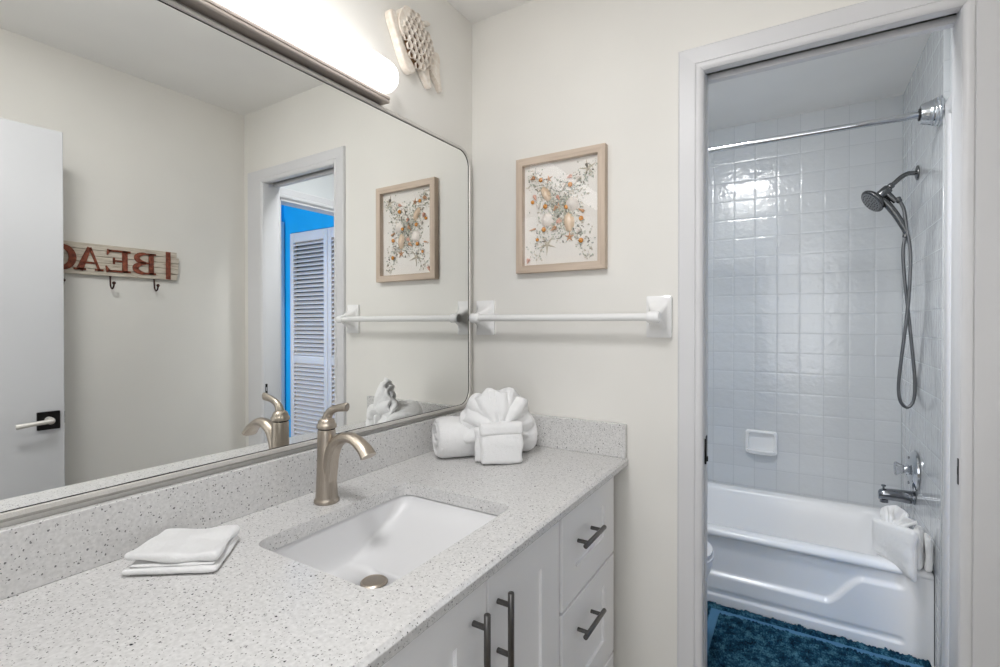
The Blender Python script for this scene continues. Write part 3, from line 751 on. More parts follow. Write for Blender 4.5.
star(0.32, 0.800, 0.038, 0.9, mc_['cream'], 0.17); star(0.62, 0.745, 0.019, 0.3, mc_['tan'], 0.33); star(0.47, 0.44, 0.017, 0.2, mc_['tan'], 0.35)
star(0.34, 0.155, 0.016, 0.5, mc_['tan'], 0.3); star(0.855, 0.115, 0.033, 0.5, mc_['cream'], 0.17)
# loose tiny beads and sprigs, scattered along an X
rg = random.Random(11)
for mk, cnt in (('sage', 560), ('grey', 170), ('clear', 200), ('cream', 420)):
    b = B()
    for _ in range(cnt):
        if rg.random() < 0.6:
            t = rg.uniform(-1, 1); s = 1 if rg.random() < 0.5 else -1; sp = 0.105 - 0.04 * abs(t)
            u = 0.5 + t * 0.42 + rg.gauss(0, sp * .8); v = 0.5 + s * t * 0.44 + rg.gauss(0, sp)
        else:
            u = 0.47 + rg.gauss(0, 0.16); v = 0.47 + rg.gauss(0, 0.17)
        if not (0.03 < u < 0.97 and 0.03 < v < 0.97): continue
        if s_ if (s_ := (abs(u - 0.5) < 0.2 and (v > 0.8 or v < 0.13))) else False: continue
        r = rg.uniform(0.0009, 0.0026)
        vs = bmesh.ops.create_icosphere(b, subdivisions=1, radius=r)['verts']; c = ap(u, v, rg.uniform(0.001, 0.004)); el = rg.uniform(1, 2.6); a = rg.uniform(0, 3.14)
        for q in vs:
            x, z = q.co.x * el, q.co.z; q.co = Vector((x * math.cos(a) - z * math.sin(a), q.co.y, x * math.sin(a) + z * math.cos(a))) + c
    o = put('bead_scatter', b, mc_[mk], ar, angle=180, dbl=False); o['kind'] = 'stuff'

# ------------------------------------------------------------------ towel bar
tb = thing('towel_bar', (0.38, 0.0, 1.25), 'white ceramic towel bar on the wall below the shell picture', 'towel bar')
BZ = 1.312; BYc = -0.076
def bracket(xa, xb, sgn):
    b = B(); rings = []
    x0c, zc = (xa + xb) / 2, 1.3135; hx0, hz0 = (xb - xa) / 2, 0.0645
    side = sgn * (hx0 - 0.016)
    for t in range(0, 13):
        s = t / 12; y = -0.001 - 0.009 * min(1, s * 4) if s < 0.25 else -0.010 - 0.060 * (s - 0.25) / 0.75
        q = 0 if s < 0.25 else ((s - 0.25) / 0.75); k = 1 - (1 - q) ** 2.4 if q > 0 else 0
        k = q ** 0.42 if q > 0 else 0
        hx = hx0 - (hx0 - 0.0165) * k; hz = hz0 - (hz0 - 0.0175) * k - (0.003 if s == 0 else 0)
        cx = x0c
        cz2 = zc + (BZ - zc) * k
        rings.append([(u, y, v) for u, v in rrect(cx, cz2, hx, hz, 0.004 + 0.012 * k, 4)])
    loft(b, rings, True, True, True)
    # socket that holds the bar
    xs = x0c
    lathe(b, [(0.015, -0.018), (0.0175, -0.015), (0.018, -0.006), (0.018, 0.006), (0.0175, 0.015), (0.015, 0.018)], (xs, BYc, BZ), (1, 0, 0), 24)
    put('bracket', b, M['ceram'], tb, angle=50)
    return xs
xl = bracket(0.026, 0.104, 1); xr = bracket(0.667, 0.743, -1)
b = B(); lathe(b, [(0.012, 0), (0.012, xr - xl - 0.02)], (xl + 0.01, BYc, BZ), (1, 0, 0), 24); put('bar', b, M['clearplastic'], tb)

# ------------------------------------------------------------------ towels
def ripple(bm, amp, sc, seed=0):
    bm.normal_update()
    for v in bm.verts:
        v.co += v.normal * (amp * noise.noise(Vector(v.co) * sc + Vector((seed, 0, 0))))

# rolled towel lying against the corner of the counter
b = B(); r0 = 0.0645
A = Vector((0.087, -0.332, CZ + r0 + 0.001)); E = Vector((0.300, -0.086, CZ + r0 + 0.001)); ax = (E - A).normalized(); side = ax.cross(Vector((0, 0, 1))).normalized(); up = Vector((0, 0, 1))
L = (E - A).length; rings = []
prof = [(0.50, 0.006), (0.72, 0.0015), (0.86, 0.0), (0.95, 0.006), (1.0, 0.020)]
def rollring(s, h):
    pts = []
    for k in range(48):
        a = 2 * math.pi * k / 48; rr_ = r0 * s * (1 + 0.02 * math.sin(3 * a + 1) + 0.03 * max(0, math.cos(a - 0.7)) ** 8)
        p = A + ax * h + side * (rr_ * math.cos(a)) + up * (rr_ * math.sin(a)); p.z = max(p.z, CZ + 0.001); pts.append(p)
    return pts
for s, h in prof: rings.append(rollring(s, h))
for k in range(1, 16): rings.append(rollring(1.0 + 0.012 * math.sin(k * 1.3), 0.02 + (L - 0.04) * k / 16))
for s, h in reversed(prof): rings.append(rollring(s, L - h))
loft(b, rings, True, False, True); ripple(b, 0.003, 28)
for v in b.verts: v.co.z = max(v.co.z, CZ + 0.0008)
rt = put('rolled_towel', b, M['terry'], None, angle=180, loc=(A.x, A.y, CZ))
tag(rt, 'rolled white terry towel lying on the counter in the corner behind the fan-folded towel', 'towel')
# spiral edge visible in the end of the roll
b = B(); pts = []
for k in range(110):
    a = k * 0.17; rr_ = 0.006 + 0.051 * k / 110; pts.append(A + ax * (0.008 - 0.006 * math.sin(k * 0.09)) + side * (rr_ * math.cos(a)) + up * (rr_ * math.sin(a) * 0.97))
tube(b, pts, 0.0062, 8); ripple(b, 0.0015, 60); put('rolled_edge', b, M['terry'], rt, angle=180)

def cloth_slab(bm, O, U, V, Nn, wu, hv, th, nu=14, nv=14, bulge=0.006, seed=0, cr=0.012):
    """soft slab: rounded superellipse section, width wu along U, height hv along V, thickness th along Nn"""
    rings = []
    for j in range(nv + 1):
        t = j / nv; e = 1.0
        edge = min(t, 1 - t) * hv
        k = math.sqrt(max(0.0, 1 - (1 - min(1, edge / cr)) ** 2)) if edge < cr else 1
        rg2 = []
        for i in range(28):
            a = 2 * math.pi * i / 28; ca, sa = math.cos(a), math.sin(a)
            x = math.copysign(abs(ca) ** 0.28, ca) * wu / 2; y = math.copysign(abs(sa) ** 0.55, sa) * th / 2 * (0.25 + 0.75 * k)
            x *= (1 - 0.03 * (1 - k))
            p = O + U * x + V * (t * hv) + Nn * (y + bulge * math.sin(math.pi * t) * (1 - (2 * x / wu) ** 2))
            rg2.append(p)
        rings.append(rg2)
    loft(bm, rings, True, True, True)

def fan(bm, O, U, Nn, Rr, a0, a1, npl, amp, lean, curl, rin=0.012, nr=16, ecc=1.0, seed=0):
    up_ = Vector((0, 0, 1)); na = npl * 8; g = []
    for i in range(na + 1):
        t = i / na; a = a0 + (a1 - a0) * t; row = []
        # outer length varies a little per pleat
        rp = Rr * (1 + 0.06 * math.sin(seed + i * 0.37) + 0.04 * math.sin(i * 0.9 + seed)) * (1 - 0.10 * abs(math.sin(a)) * (1 - ecc))
        for j in range(nr + 1):
            s = j / nr; rr_ = rin + (rp - rin) * s
            ple = amp * math.sin(t * npl * 2 * math.pi) * (0.12 + 0.88 * s) 
            side_d = abs(math.sin(a)) ** 2
            # tips curl backwards, and the side petals droop and roll forward
            back = lean * s + curl * s * s * (0.4 + side_d)
            p = O + U * (rr_ * math.sin(a)) + up_ * (rr_ * math.cos(a) - 0.018 * side_d * s * s) - Nn * (back) + Nn * ple
            row.append(bm.verts.new(p))
        g.append(row)
    for i in range(na):
        for j in range(nr): bm.faces.new((g[i][j], g[i + 1][j], g[i + 1][j + 1], g[i][j + 1]))

# fan-folded towel standing in front of the roll
U = Vector((0.093, 0.094, 0)).normalized(); Nn = Vector((U.y, -U.x, 0)); Vz = Vector((0, 0, 1))
O0 = Vector((0.303, -0.279, CZ)) - Nn * 0.002
ft = thing('fan_folded_towel', (O0.x, O0.y, CZ), 'white hand towel folded with a pleated fan, standing in front of the rolled towel', 'towel')
V2 = (Vz * 0.985 - Nn * 0.10).normalized()
b = B(); cloth_slab(b, O0 + Vz * 0.002, U, V2, Nn, 0.132, 0.100, 0.034, seed=1); ripple(b, 0.006, 30, 4)
put('towel_pocket', b, M['terry'], ft, angle=180, sub=1)
b = B(); cloth_slab(b, O0 + V2 * 0.088 - Nn * 0.001, U, V2, Nn, 0.134, 0.040, 0.044, cr=0.013, bulge=0.003); ripple(b, 0.003, 34, 9)
put('towel_band', b, M['terry'], ft, angle=180, sub=1)
b = B(); cloth_slab(b, O0 - Nn * 0.030 - U * 0.012 + Vz * 0.002, U, Vz, Nn, 0.136, 0.112, 0.030, cr=0.012); ripple(b, 0.004, 30, 2)
put('towel_back_fold', b, M['terry'], ft, angle=180, sub=1)
b = B(); fan(b, O0 + Vz * 0.100 - Nn * 0.012, U, Nn, 0.122, R(-108), R(104), 6, 0.014, 0.026, 0.034, seed=1.0); ripple(b, 0.010, 24, 3)
o = put('towel_fan', b, M['terry'], ft, angle=180, sub=1, dbl=False)
md = o.modifiers.new('sol', 'SOLIDIFY'); md.thickness = 0.010; md.offset = 0
b = B(); fan(b, O0 + Vz * 0.100 - Nn * 0.026, U, Nn, 0.124, R(-85), R(80), 5, 0.013, 0.024, 0.030, seed=4.0); ripple(b, 0.010, 24, 6)
o = put('towel_fan', b, M['terry'], ft, angle=180, sub=1, dbl=False)
md = o.modifiers.new('sol', 'SOLIDIFY'); md.thickness = 0.010; md.offset = 0

# folded washcloth: several layers folded over a soft edge
wc = thing('folded_washcloth', (0.13, -1.1, CZ), 'small white washcloth folded flat on the counter left of the faucet', 'washcloth')
P1, P2, P3, P4 = Vector((0.098, -1.192, CZ)), Vector((0.226, -1.100, CZ)), Vector((0.134, -1.004, CZ)), Vector((0.030, -1.090, CZ))
def quad(u, v): return P1.lerp(P2, u).lerp(P4.lerp(P3, u), v)
def layer(bm, z0, z1, ins0, ins1, n=22, wob=0.002, seed=0, lift=0.0):
    """padded layer with rounded rim; rounded everywhere"""
    rings = []
    def outline(ins, z):
        o = []
        uv = rrect(0.5, 0.5, 0.5 - ins, 0.5 - ins, 0.05, 4)
        # densify
        dn_ = []
        for i in range(len(uv)):
            a, c = uv[i], uv[(i + 1) % len(uv)]; m_ = 14 if i % 5 == 4 else 1
            for k in range(m_): dn_.append((a[0] + (c[0] - a[0]) * k / m_, a[1] + (c[1] - a[1]) * k / m_))
        for u, v in dn_:
            p = quad(u, v); nz = noise.noise(Vector((p.x * 30, p.y * 30, seed)))
            q = Vector((p.x, p.y, z + (0.5 * wob * nz if z > CZ + 0.004 else 0) + lift * (1 - v) * max(0, 0.35 - u))); o.append(q)
        return o
    m_ = (z0 + z1) / 2; h = z1 - z0
    rings = [outline(ins0 + 0.03, z0), outline(ins0 + 0.005, z0 + h * 0.12), outline(ins0 - 0.01, m_), outline(ins0 + 0.005, z1 - h * 0.12), outline(ins0 + 0.04, z1)]
    for k in (0.12, 0.22, 0.32, 0.42): rings.append(outline(k, z1 + 0.0012 * math.sin(k * 9 + seed)))
    loft(bm, rings, True, True, True)
b = B(); layer(b, CZ + 0.0025, CZ + 0.0135, 0.0, 0, seed=1); ripple(b, 0.003, 26, 1); put('cloth_layer', b, M['terry'], wc, angle=180, sub=1)
P1 += Vector((0.004, 0.006, 0)); P2 += Vector((-0.006, 0.0, 0))
b = B(); layer(b, CZ + 0.0135, CZ + 0.0185, 0.02, 0, seed=2); ripple(b, 0.003, 26, 2); put('cloth_layer', b, M['terry'], wc, angle=180, sub=1)
P1 += Vector((-0.006, -0.002, 0)); P2 += Vector((0.0, 0.004, 0))
b = B(); layer(b, CZ + 0.0185, CZ + 0.034, 0.01, 0, seed=3, lift=0.02, wob=0.006); ripple(b, 0.006, 22, 3); put('cloth_layer', b, M['terry'], wc, angle=180, sub=1)

# ------------------------------------------------------------------ coat rack sign on the right wall (read in the mirror)
sg = thing('beach_coat_rack', (W, -0.65, 1.52), 'whitewashed plank coat rack with rusty BEACH lettering, seen in the mirror', 'coat rack')
SZ0, SZ1, SYR, SYL = 1.504, 1.641, -0.344, -1.02
b = B(); npl = 5; hh = (SZ1 - SZ0) / npl; rg = random.Random(5)
for k in range(npl):
    o0 = rg.uniform(0, 0.004); z0 = SZ0 + k * hh
    box(b, W - 0.019 - rg.uniform(0, 0.0015), W - 0.001, SYL + o0, SYR - o0 - (0.006 if k in (0, 4) else 0), z0 + 0.0007, z0 + hh - 0.0007, 0.0012, 1)
put('planks', b, M['plank'], sg, smooth=False)
XS = W - 0.0215
def sp(u, v, d): return (XS - d, u, v)
def strip(bm, pts, wds):
    """flat stroke: pts centreline in (y,z), widths"""
    n = len(pts); L_, R_ = [], []
    for i in range(n):
        a = pts[max(i - 1, 0)]; c = pts[min(i + 1, n - 1)]; dx, dy = c[0] - a[0], c[1] - a[1]; l = math.hypot(dx, dy) or 1; nx, ny = -dy / l, dx / l
        w_ = wds[i] / 2; L_.append((pts[i][0] + nx * w_, pts[i][1] + ny * w_)); R_.append((pts[i][0] - nx * w_, pts[i][1] - ny * w_))
    for i in range(n - 1):
        loft(bm, [[sp(*L_[i], 0), sp(*L_[i + 1], 0), sp(*R_[i + 1], 0), sp(*R_[i], 0)], [sp(*L_[i], 0.004), sp(*L_[i + 1], 0.004), sp(*R_[i + 1], 0.004), sp(*R_[i], 0.004)]], True, True, True)
def rect(bm, u0, u1, v0, v1): strip(bm, [((u0 + u1) / 2, v0), ((u0 + u1) / 2, v1)], [abs(u1 - u0)] * 2)
LZ0, LZ1 = 1.525, 1.624; LHt = LZ1 - LZ0; LZ0 -= 0.002
def letter(ch, ystart, wd):
    """reading direction runs towards -y"""
    b = B(); X = lambda t: ystart - t * wd; Z = lambda t: LZ0 + t * LHt; sw = 0.0205; sf = 0.0085
    def arc(cu, cv, ru, rv, a0, a1, w0, w1, n=14):
        pts = []; ws = []
        for i in range(n + 1):
            t = i / n; a = R(a0 + (a1 - a0) * t); pts.append((X(cu) - ru * math.cos(a) * wd, Z(cv) + rv * math.sin(a) * LHt)); ws.append(w0 + (w1 - w0) * math.sin(math.pi * t))
        strip(b, pts, ws)
    if ch == 'B':
        rect(b, X(0.10), X(0.10) - sw, Z(0), Z(1)); rect(b, X(0), X(0.45), Z(0), Z(0) + sf); rect(b, X(0), X(0.45), Z(1) - sf, Z(1)); rect(b, X(0.3), X(0.55), Z(0.49), Z(0.57))
        arc(0.45, 0.755, 0.40, 0.21, 90, -90, sf, 0.022); arc(0.45, 0.27, 0.46, 0.235, 90, -90, sf, 0.024)
    if ch == 'E':
        rect(b, X(0.12), X(0.12) - sw, Z(0), Z(1)); rect(b, X(0), X(0.90), Z(0), Z(0) + sf); rect(b, X(0), X(0.88), Z(1) - sf, Z(1)); rect(b, X(0.3), X(0.68), Z(0.47), Z(0.55))
        rect(b, X(0.62), X(0.70), Z(0.36), Z(0.66)); strip(b, [(X(0.84), Z(1)), (X(0.92), Z(0.76))], [0.016, 0.004]); strip(b, [(X(0.86), Z(0.0)), (X(0.97), Z(0.27))], [0.018, 0.004])
    if ch == 'A':
        strip(b, [(X(0.14), Z(0)), (X(0.48), Z(1))], [0.009, 0.010]); strip(b, [(X(0.50), Z(1)), (X(0.84), Z(0))], [0.014, 0.024]); rect(b, X(0.28), X(0.72), Z(0.30), Z(0.37))
        rect(b, X(0.0), X(0.30), Z(0), Z(0) + sf); rect(b, X(0.62), X(1.04), Z(0), Z(0) + sf)
    if ch == 'C':
        arc(0.52, 0.5, 0.44, 0.46, 40, 320, 0.008, 0.024, 22) if False else None
        pts, ws = [], []
        for i in range(25):
            t = i / 24; a = R(48 + 264 * t); pts.append((X(0.52) - 0.44 * math.cos(a) * wd, Z(0.5) + 0.46 * math.sin(a) * LHt)); ws.append(0.008 + 0.018 * math.sin(math.pi * t) ** 1.2)
        strip(b, pts, ws); rect(b, X(0.82), X(0.92), Z(0.68), Z(0.98))
    if ch == 'H':
        rect(b, X(0.10), X(0.10) - sw, Z(0), Z(1)); rect(b, X(0.66), X(0.66) - sw, Z(0), Z(1)); rect(b, X(0.2), X(0.7), Z(0.46), Z(0.55))
        for t in (0.0, 0.56): rect(b, X(t), X(t + 0.42), Z(0), Z(0) + sf); rect(b, X(t), X(t + 0.42), Z(1) - sf, Z(1))
    put('letter', b, M['rust'], sg, smooth=False)
letter('B', -0.447, 0.092); letter('E', -0.550, 0.096); letter('A', -0.652, 0.100); letter('C', -0.752, 0.090); letter('H', -0.856, 0.092)
b = B(); rect(b, -0.384, -0.404, SZ0 + 0.002, SZ1 - 0.002); put('rusty_bar', b, M['rust'], sg, smooth=False)
b = B(); rect(b, -0.972, -0.990, SZ0 + 0.002, SZ1 - 0.002); put('rusty_bar', b, M['rust'], sg, smooth=False)
for yh in (-0.449, -0.623, -0.797, -0.95):
    b = B(); x = W - 0.010
    tube(b, spline([(x, yh, 1.520), (x - 0.001, yh, 1.476), (x - 0.006, yh, 1.458), (x - 0.020, yh - 0.0, 1.448), (x - 0.034, yh, 1.456), (x - 0.040, yh, 1.470)], 5), 0.0032, 10)
    ball(b, (x - 0.040, yh, 1.473), 0.0072, 1, 12); lathe(b, [(0.006, 0), (0.0045, 0.004)], (x - 0.001, yh, 1.506), (-1, 0, 0), 10)
    put('hook', b, M['hook'], sg, angle=60)

# ------------------------------------------------------------------ bathtub
TY0, RH = 0.8685, 0.350; tx0, tx1 = 0.002, TX - 0.002; ty1 = TYB - 0.002
tu = thing('bathtub', ((tx0 + tx1) / 2, 1.24, 0), 'white alcove bathtub with an embossed apron along the tiled wall', 'bathtub')
b = B()
xs = [tx0 + (tx1 - tx0) * i / 190 for i in range(191)]; zs = [0.0 + 0.322 * j / 64 for j in range(65)]
def sstep(a, c, x):
    t = max(0, min(1, (x - a) / (c - a))); return t * t * (3 - 2 * t)
def ledge_z(x):
    # ledge: low on the left, S-curve upward, then level, turning down at the right end
    return 0.143 + (0.262 - 0.143) * sstep(1.165, 1.300, x)
def apron(x, z):
    zl = ledge_z(x); below = 1 - sstep(zl - 0.004, zl + 0.014, z)
    e = sstep(1.400, 1.432, x)                   # right end: the panel blends into the flat post
    d = 0.020 * below * (1 - e) + 0.020 * e * 1.0
    taper = 0.014 * (1 - z / 0.33)
    g = sstep(0.052, 0.058, z) * (1 - sstep(0.066, 0.084, z)) * (1 - sstep(1.405, 1.425, x)) * 0.010   # lower groove
    r = 0.024 * (max(0, (z - 0.29)) / 0.04) ** 2 * 0
    return TY0 + 0.022 - d * 0.9 - taper * 0.6 + g
G = [[b.verts.new((x, apron(x, z), z)) for z in zs] for x in xs]
for i in range(190):
    for j in range(64): b.faces.new((G[i][j], G[i + 1][j], G[i + 1][j + 1], G[i][j + 1]))
put('apron', b, M['acry'], tu, angle=180)
# rim and basin as one lofted shell
b = B(); mxc, myc = (tx0 + tx1) / 2, (TY0 + ty1) / 2; hx, hy = (tx1 - tx0) / 2, (ty1 - TY0) / 2
rings = []
def tr(hx_, hy_, z, r, cx=mxc, cy=myc): rings.append([(u, v, z) for u, v in rrect(cx, cy, hx_, hy_, r, 8)])
tr(hx, hy - 0.012, 0.316, 0.002); tr(hx, hy - 0.004, 0.320, 0.002); tr(hx, hy, 0.328, 0.002); tr(hx, hy - 0.002, 0.338, 0.004); tr(hx - 0.002, hy - 0.008, 0.346, 0.008); tr(hx - 0.004, hy - 0.016, RH, 0.01)
cyo = 0.008
tr(hx - 0.055, hy - 0.066, RH, 0.09, cy=myc + 0.000); tr(hx - 0.064, hy - 0.076, RH - 0.005, 0.10); tr(hx - 0.074, hy - 0.084, RH - 0.016, 0.10); tr(hx - 0.082, hy - 0.090, RH - 0.040, 0.10)
tr(hx - 0.105, hy - 0.105, 0.22, 0.11); tr(hx - 0.135, hy - 0.125, 0.11, 0.11); tr(hx - 0.155, hy - 0.145, 0.075, 0.10); tr(hx - 0.20, hy - 0.19, 0.060, 0.08); tr(hx - 0.4, hy - 0.28, 0.056, 0.04)
loft(b, rings, True, False, True); put('tub_basin', b, M['acry'], tu, angle=180)
b = B(); lathe(b, [(0.0, 0.0), (0.036, 0.0), (0.037, 0.004), (0.03, 0.008), (0.0, 0.009)], (1.395, 1.24, 0.255), (-1, 0, 0), 24, False); put('overflow_plate', b, M['chrome'], tu)

# soap dish
sd = thing('soap_dish', (0.885, TYB, 0.55), 'white ceramic soap dish set into the tiled wall above the tub', 'soap dish')
b = B(); yw = TYB - 0.001
sx0, sx1, sz0, sz1 = 0.806, 0.968, 0.548, 0.683; cxs, czs = (sx0 + sx1) / 2, (sz0 + sz1) / 2; hw, hz_ = (sx1 - sx0) / 2, (sz1 - sz0) / 2
rings = []
for o_, y in ((0.0, 0), (0.0, 0.018), (0.004, 0.026), (0.011, 0.027), (0.015, 0.023), (0.018, 0.003)): rings.append([(u, yw - y, v) for u, v in rrect(cxs, czs, hw - o_, hz_ - o_, 0.016, 5)])
loft(b, rings, True, True, True)
lip = []
for t in range(0, 9):       # projecting tray at the bottom
    a = math.pi * t / 8; lip.append((cxs - math.cos(a) * (hw - 0.004), yw - 0.008 - 0.046 * math.sin(a) ** 0.6))
for z0, z1, s in ((sz0 + 0.004, sz0 + 0.026, 1.0),):
    r_in = [((x - cxs) * 0.84 + cxs, yw - 0.010 + (y - yw + 0.010) * 0.76) for x, y in lip]
    loft(b, [[(x, y, z1) for x, y in r_in], [(x, y, z1 + 0.002) for x, y in [((p[0] + q[0]) / 2, (p[1] + q[1]) / 2) for p, q in zip(lip, r_in)]], [(x, y, z1 - 0.002) for x, y in lip], [((x - cxs) * 0.93 + cxs, yw + (y - yw) * 0.8, z0) for x, y in lip]], False)
    loft(b, [[(x, y, z1) for x, y in r_in], [(x, y, z0 + 0.008) for x, y in r_in]], False)
    b.faces.new([b.verts.new((x, y, z0 + 0.008)) for x, y in r_in]); b.faces.new([b.verts.new(((x - cxs) * 0.93 + cxs, yw + (y - yw) * 0.8, z0)) for x, y in lip])
put('dish', b, M['ceram'], sd, angle=45)

# ------------------------------------------------------------------ shower rod, shower head, valve, spout
RY, RZ = 0.800, 2.062
ro = thing('shower_rod', (TX, RY, RZ), 'chrome shower curtain rod spanning the alcove under the ceiling', 'curtain rod')
b = B(); lathe(b, [(0.0128, 0), (0.0128, TX - 0.06)], (0.02, RY, RZ), (1, 0, 0), 24); put('rod', b, M['chrome'], ro)
def flange(x, s):
    b = B(); lathe(b, [(0.053, 0.001), (0.055, 0.004), (0.055, 0.009), (0.051, 0.012), (0.050, 0.014), (0.0505, 0.019), (0.047, 0.022), (0.046, 0.024), (0.046, 0.029), (0.043, 0.032), (0.040, 0.042), (0.036, 0.054), (0.033, 0.060), (0.028, 0.062), (0.020, 0.061)], (x, RY, RZ), (s, 0, 0), 36)
    put('flange', b, M['chrome'], ro, angle=30)
    b = B(); lathe(b, [(0.0215, 0.060), (0.0215, 0.066), (0.0130, 0.0665)], (x, RY, RZ), (s, 0, 0), 24); put('rubber_ring', b, M['rubber'], ro)
flange(TX, -1); flange(0.0, 1)

SY = 1.22
sh = thing('handheld_shower', (TX, SY, 1.948), 'grey handheld shower head with a looped hose on the tiled wall', 'shower head')
b = B(); lathe(b, [(0.031, 0.0005), (0.032, 0.003), (0.030, 0.007), (0.022, 0.010), (0.014, 0.012), (0.011, 0.013)], (TX, SY, 1.948), (-1, 0, 0), 28); put('wall_flange', b, M['showerm'], sh)
b = B(); tube(b, spline([(TX - 0.008, SY, 1.948), (TX - 0.035, SY, 1.949), (TX - 0.058, SY, 1.938), (TX - 0.080, SY, 1.917), (TX - 0.092, SY, 1.905)], 6), 0.0098, 16)
ad = Vector((-0.75, 0, -0.66)).normalized(); lathe(b, [(0.012, 0), (0.0135, 0.004), (0.0135, 0.016), (0.011, 0.020)], (TX - 0.088, SY, 1.909), ad, 20); put('shower_arm', b, M['showerm'], sh)
b = B(); c0 = Vector((TX - 0.098, SY, 1.897)); lathe(b, [(0.012, 0), (0.019, 0.004), (0.021, 0.012), (0.0205, 0.040), (0.018, 0.050), (0.012, 0.054)], c0, ad, 24)
tube(b, [c0 + ad * 0.024, c0 + ad * 0.024 + Vector((0.020, 0, -0.026)), c0 + ad * 0.024 + Vector((0.040, 0, -0.050))], [0.014, 0.0135, 0.011], 16)
put('holder', b, M['showerm'], sh, angle=40)
# hand piece: handle flowing into a round head
hn = Vector((-0.74, -0.30, -0.58)).normalized()       # spray direction
hc = Vector((1.355, SY, 1.846))
b = B(); lathe(b, [(0.0, -0.026), (0.018, -0.026), (0.034, -0.020), (0.050, -0.008), (0.056, 0.0), (0.0565, 0.006), (0.053, 0.010), (0.048, 0.0115), (0.0, 0.0115)], hc, hn, 40, False)
hd = spline([hc - hn * 0.012 + Vector((0.01, 0, 0)), Vector((1.395, SY, 1.838)), Vector((1.430, SY, 1.785)), Vector((1.455, SY, 1.735)), Vector((1.474, SY, 1.690))], 7)
tube(b, hd, list(zip(interp([0.014, 0.016, 0.0145, 0.013, 0.0115], 7), interp([0.026, 0.020, 0.016, 0.014, 0.0125], 7))), 18)
put('hand_shower', b, M['showerm'], sh, angle=60)
b = B(); u_ = hn.orthogonal().normalized(); v_ = hn.cross(u_)
lathe(b, [(0.0, 0.0112), (0.046, 0.0112), (0.047, 0.0122), (0.044, 0.0132), (0.0, 0.0132)], hc, hn, 32, False)
put('spray_face', b, mat('spray_face_grey', (120, 122, 124), 0.4), sh, angle=40)
b = B()
for rr_, nn_ in ((0.012, 6), (0.024, 12), (0.037, 18)):
    for k in range(nn_):
        a = 2 * math.pi * k / nn_; ball(b, hc + hn * 0.0138 + (u_ * math.cos(a) + v_ * math.sin(a)) * rr_, 0.0026, 1, 6)
put('nozzles', b, M['rubber'], sh, angle=180)
b = B()
hose = spline([(1.441, SY, 1.846), (1.462, SY - 0.004, 1.800), (1.472, SY - 0.006, 1.72), (1.486, SY - 0.008, 1.60), (1.484, SY - 0.010, 1.46), (1.476, SY - 0.008, 1.335), (1.458, SY - 0.004, 1.140), (1.449, SY, 1.020), (1.455, SY, 0.950), (1.478, SY + 0.002, 0.922), (1.500, SY + 0.004, 0.950), (1.506, SY + 0.005, 1.020), (1.501, SY + 0.006, 1.113), (1.485, SY + 0.008, 1.310), (1.468, SY + 0.008, 1.50), (1.463, SY + 0.004, 1.62), (1.474, SY, 1.690)], 10)
tube(b, hose, 0.0066, 12, caps=True)
put('hose', b, brushed('hose_metal', (122, 123, 126), 0.3, (0.1, 0.1, 1), 700), sh, angle=180)
b = B(); hp, hT, hN = frames(hose); lathe(b, [(0.0078, 0), (0.0115, 0.003), (0.0115, 0.02), (0.008, 0.026)], hose[0] + Vector((0, 0, 0.004)), (0.35, 0, -0.93), 18); put('hose_nut', b, M['showerm'], sh)
b = B(); lathe(b, [(0.0078, 0), (0.0115, 0.003), (0.0118, 0.014)], hose[-1] - Vector((0.005, 0, 0.022)), (0.22, 0, 0.97), 18); put('hose_nut', b, M['showerm'], sh)

VY, VZ = 1.222, 0.648
va2 = thing('shower_valve', (TX, VY, VZ), 'chrome round shower valve with a clear knob on the right tiled wall', 'valve')
b = B(); lathe(b, [(0.084, 0.0005), (0.087, 0.004), (0.086, 0.010), (0.076, 0.019), (0.060, 0.026), (0.040, 0.030), (0.028, 0.031), (0.024, 0.034), (0.022, 0.040), (0.0, 0.040)], (TX, VY, VZ), (-1, 0, 0), 48, False); put('escutcheon', b, M['chrome'], va2, angle=25)
b = B(); lathe(b, [(0.017, 0.038), (0.015, 0.044), (0.015, 0.050), (0.0, 0.050)], (TX, VY, VZ), (-1, 0, 0), 24, False); put('stem', b, M['chrome'], va2)
b = B()
rings = []
for r_, h_ in ((0.016, 0.044), (0.019, 0.048), (0.021, 0.056), (0.027, 0.068), (0.0285, 0.073), (0.025, 0.078), (0.012, 0.079)):
    rings.append([(TX - h_, VY + math.cos(2 * math.pi * k / 40) * r_ * (1 + 0.07 * math.cos(8 * 2 * math.pi * k / 40)), VZ + math.sin(2 * math.pi * k / 40) * r_ * (1 + 0.07 * math.cos(8 * 2 * math.pi * k / 40))) for k in range(40)])
loft(b, rings, True, True, True); put('knob', b, mat('clear_acrylic', (225, 228, 232), 0.08, Transmission_Weight=0.8, IOR=1.45), va2, angle=40)
b = B(); 

for s in (-1, 1):
    b = B(); lathe(b, [(0.006, 0.024), (0.006, 0.030), (0.004, 0.0315)], (TX, VY, VZ + s * 0.055), (-1, 0, 0), 12); put('screw', b, M['chromed'], va2)

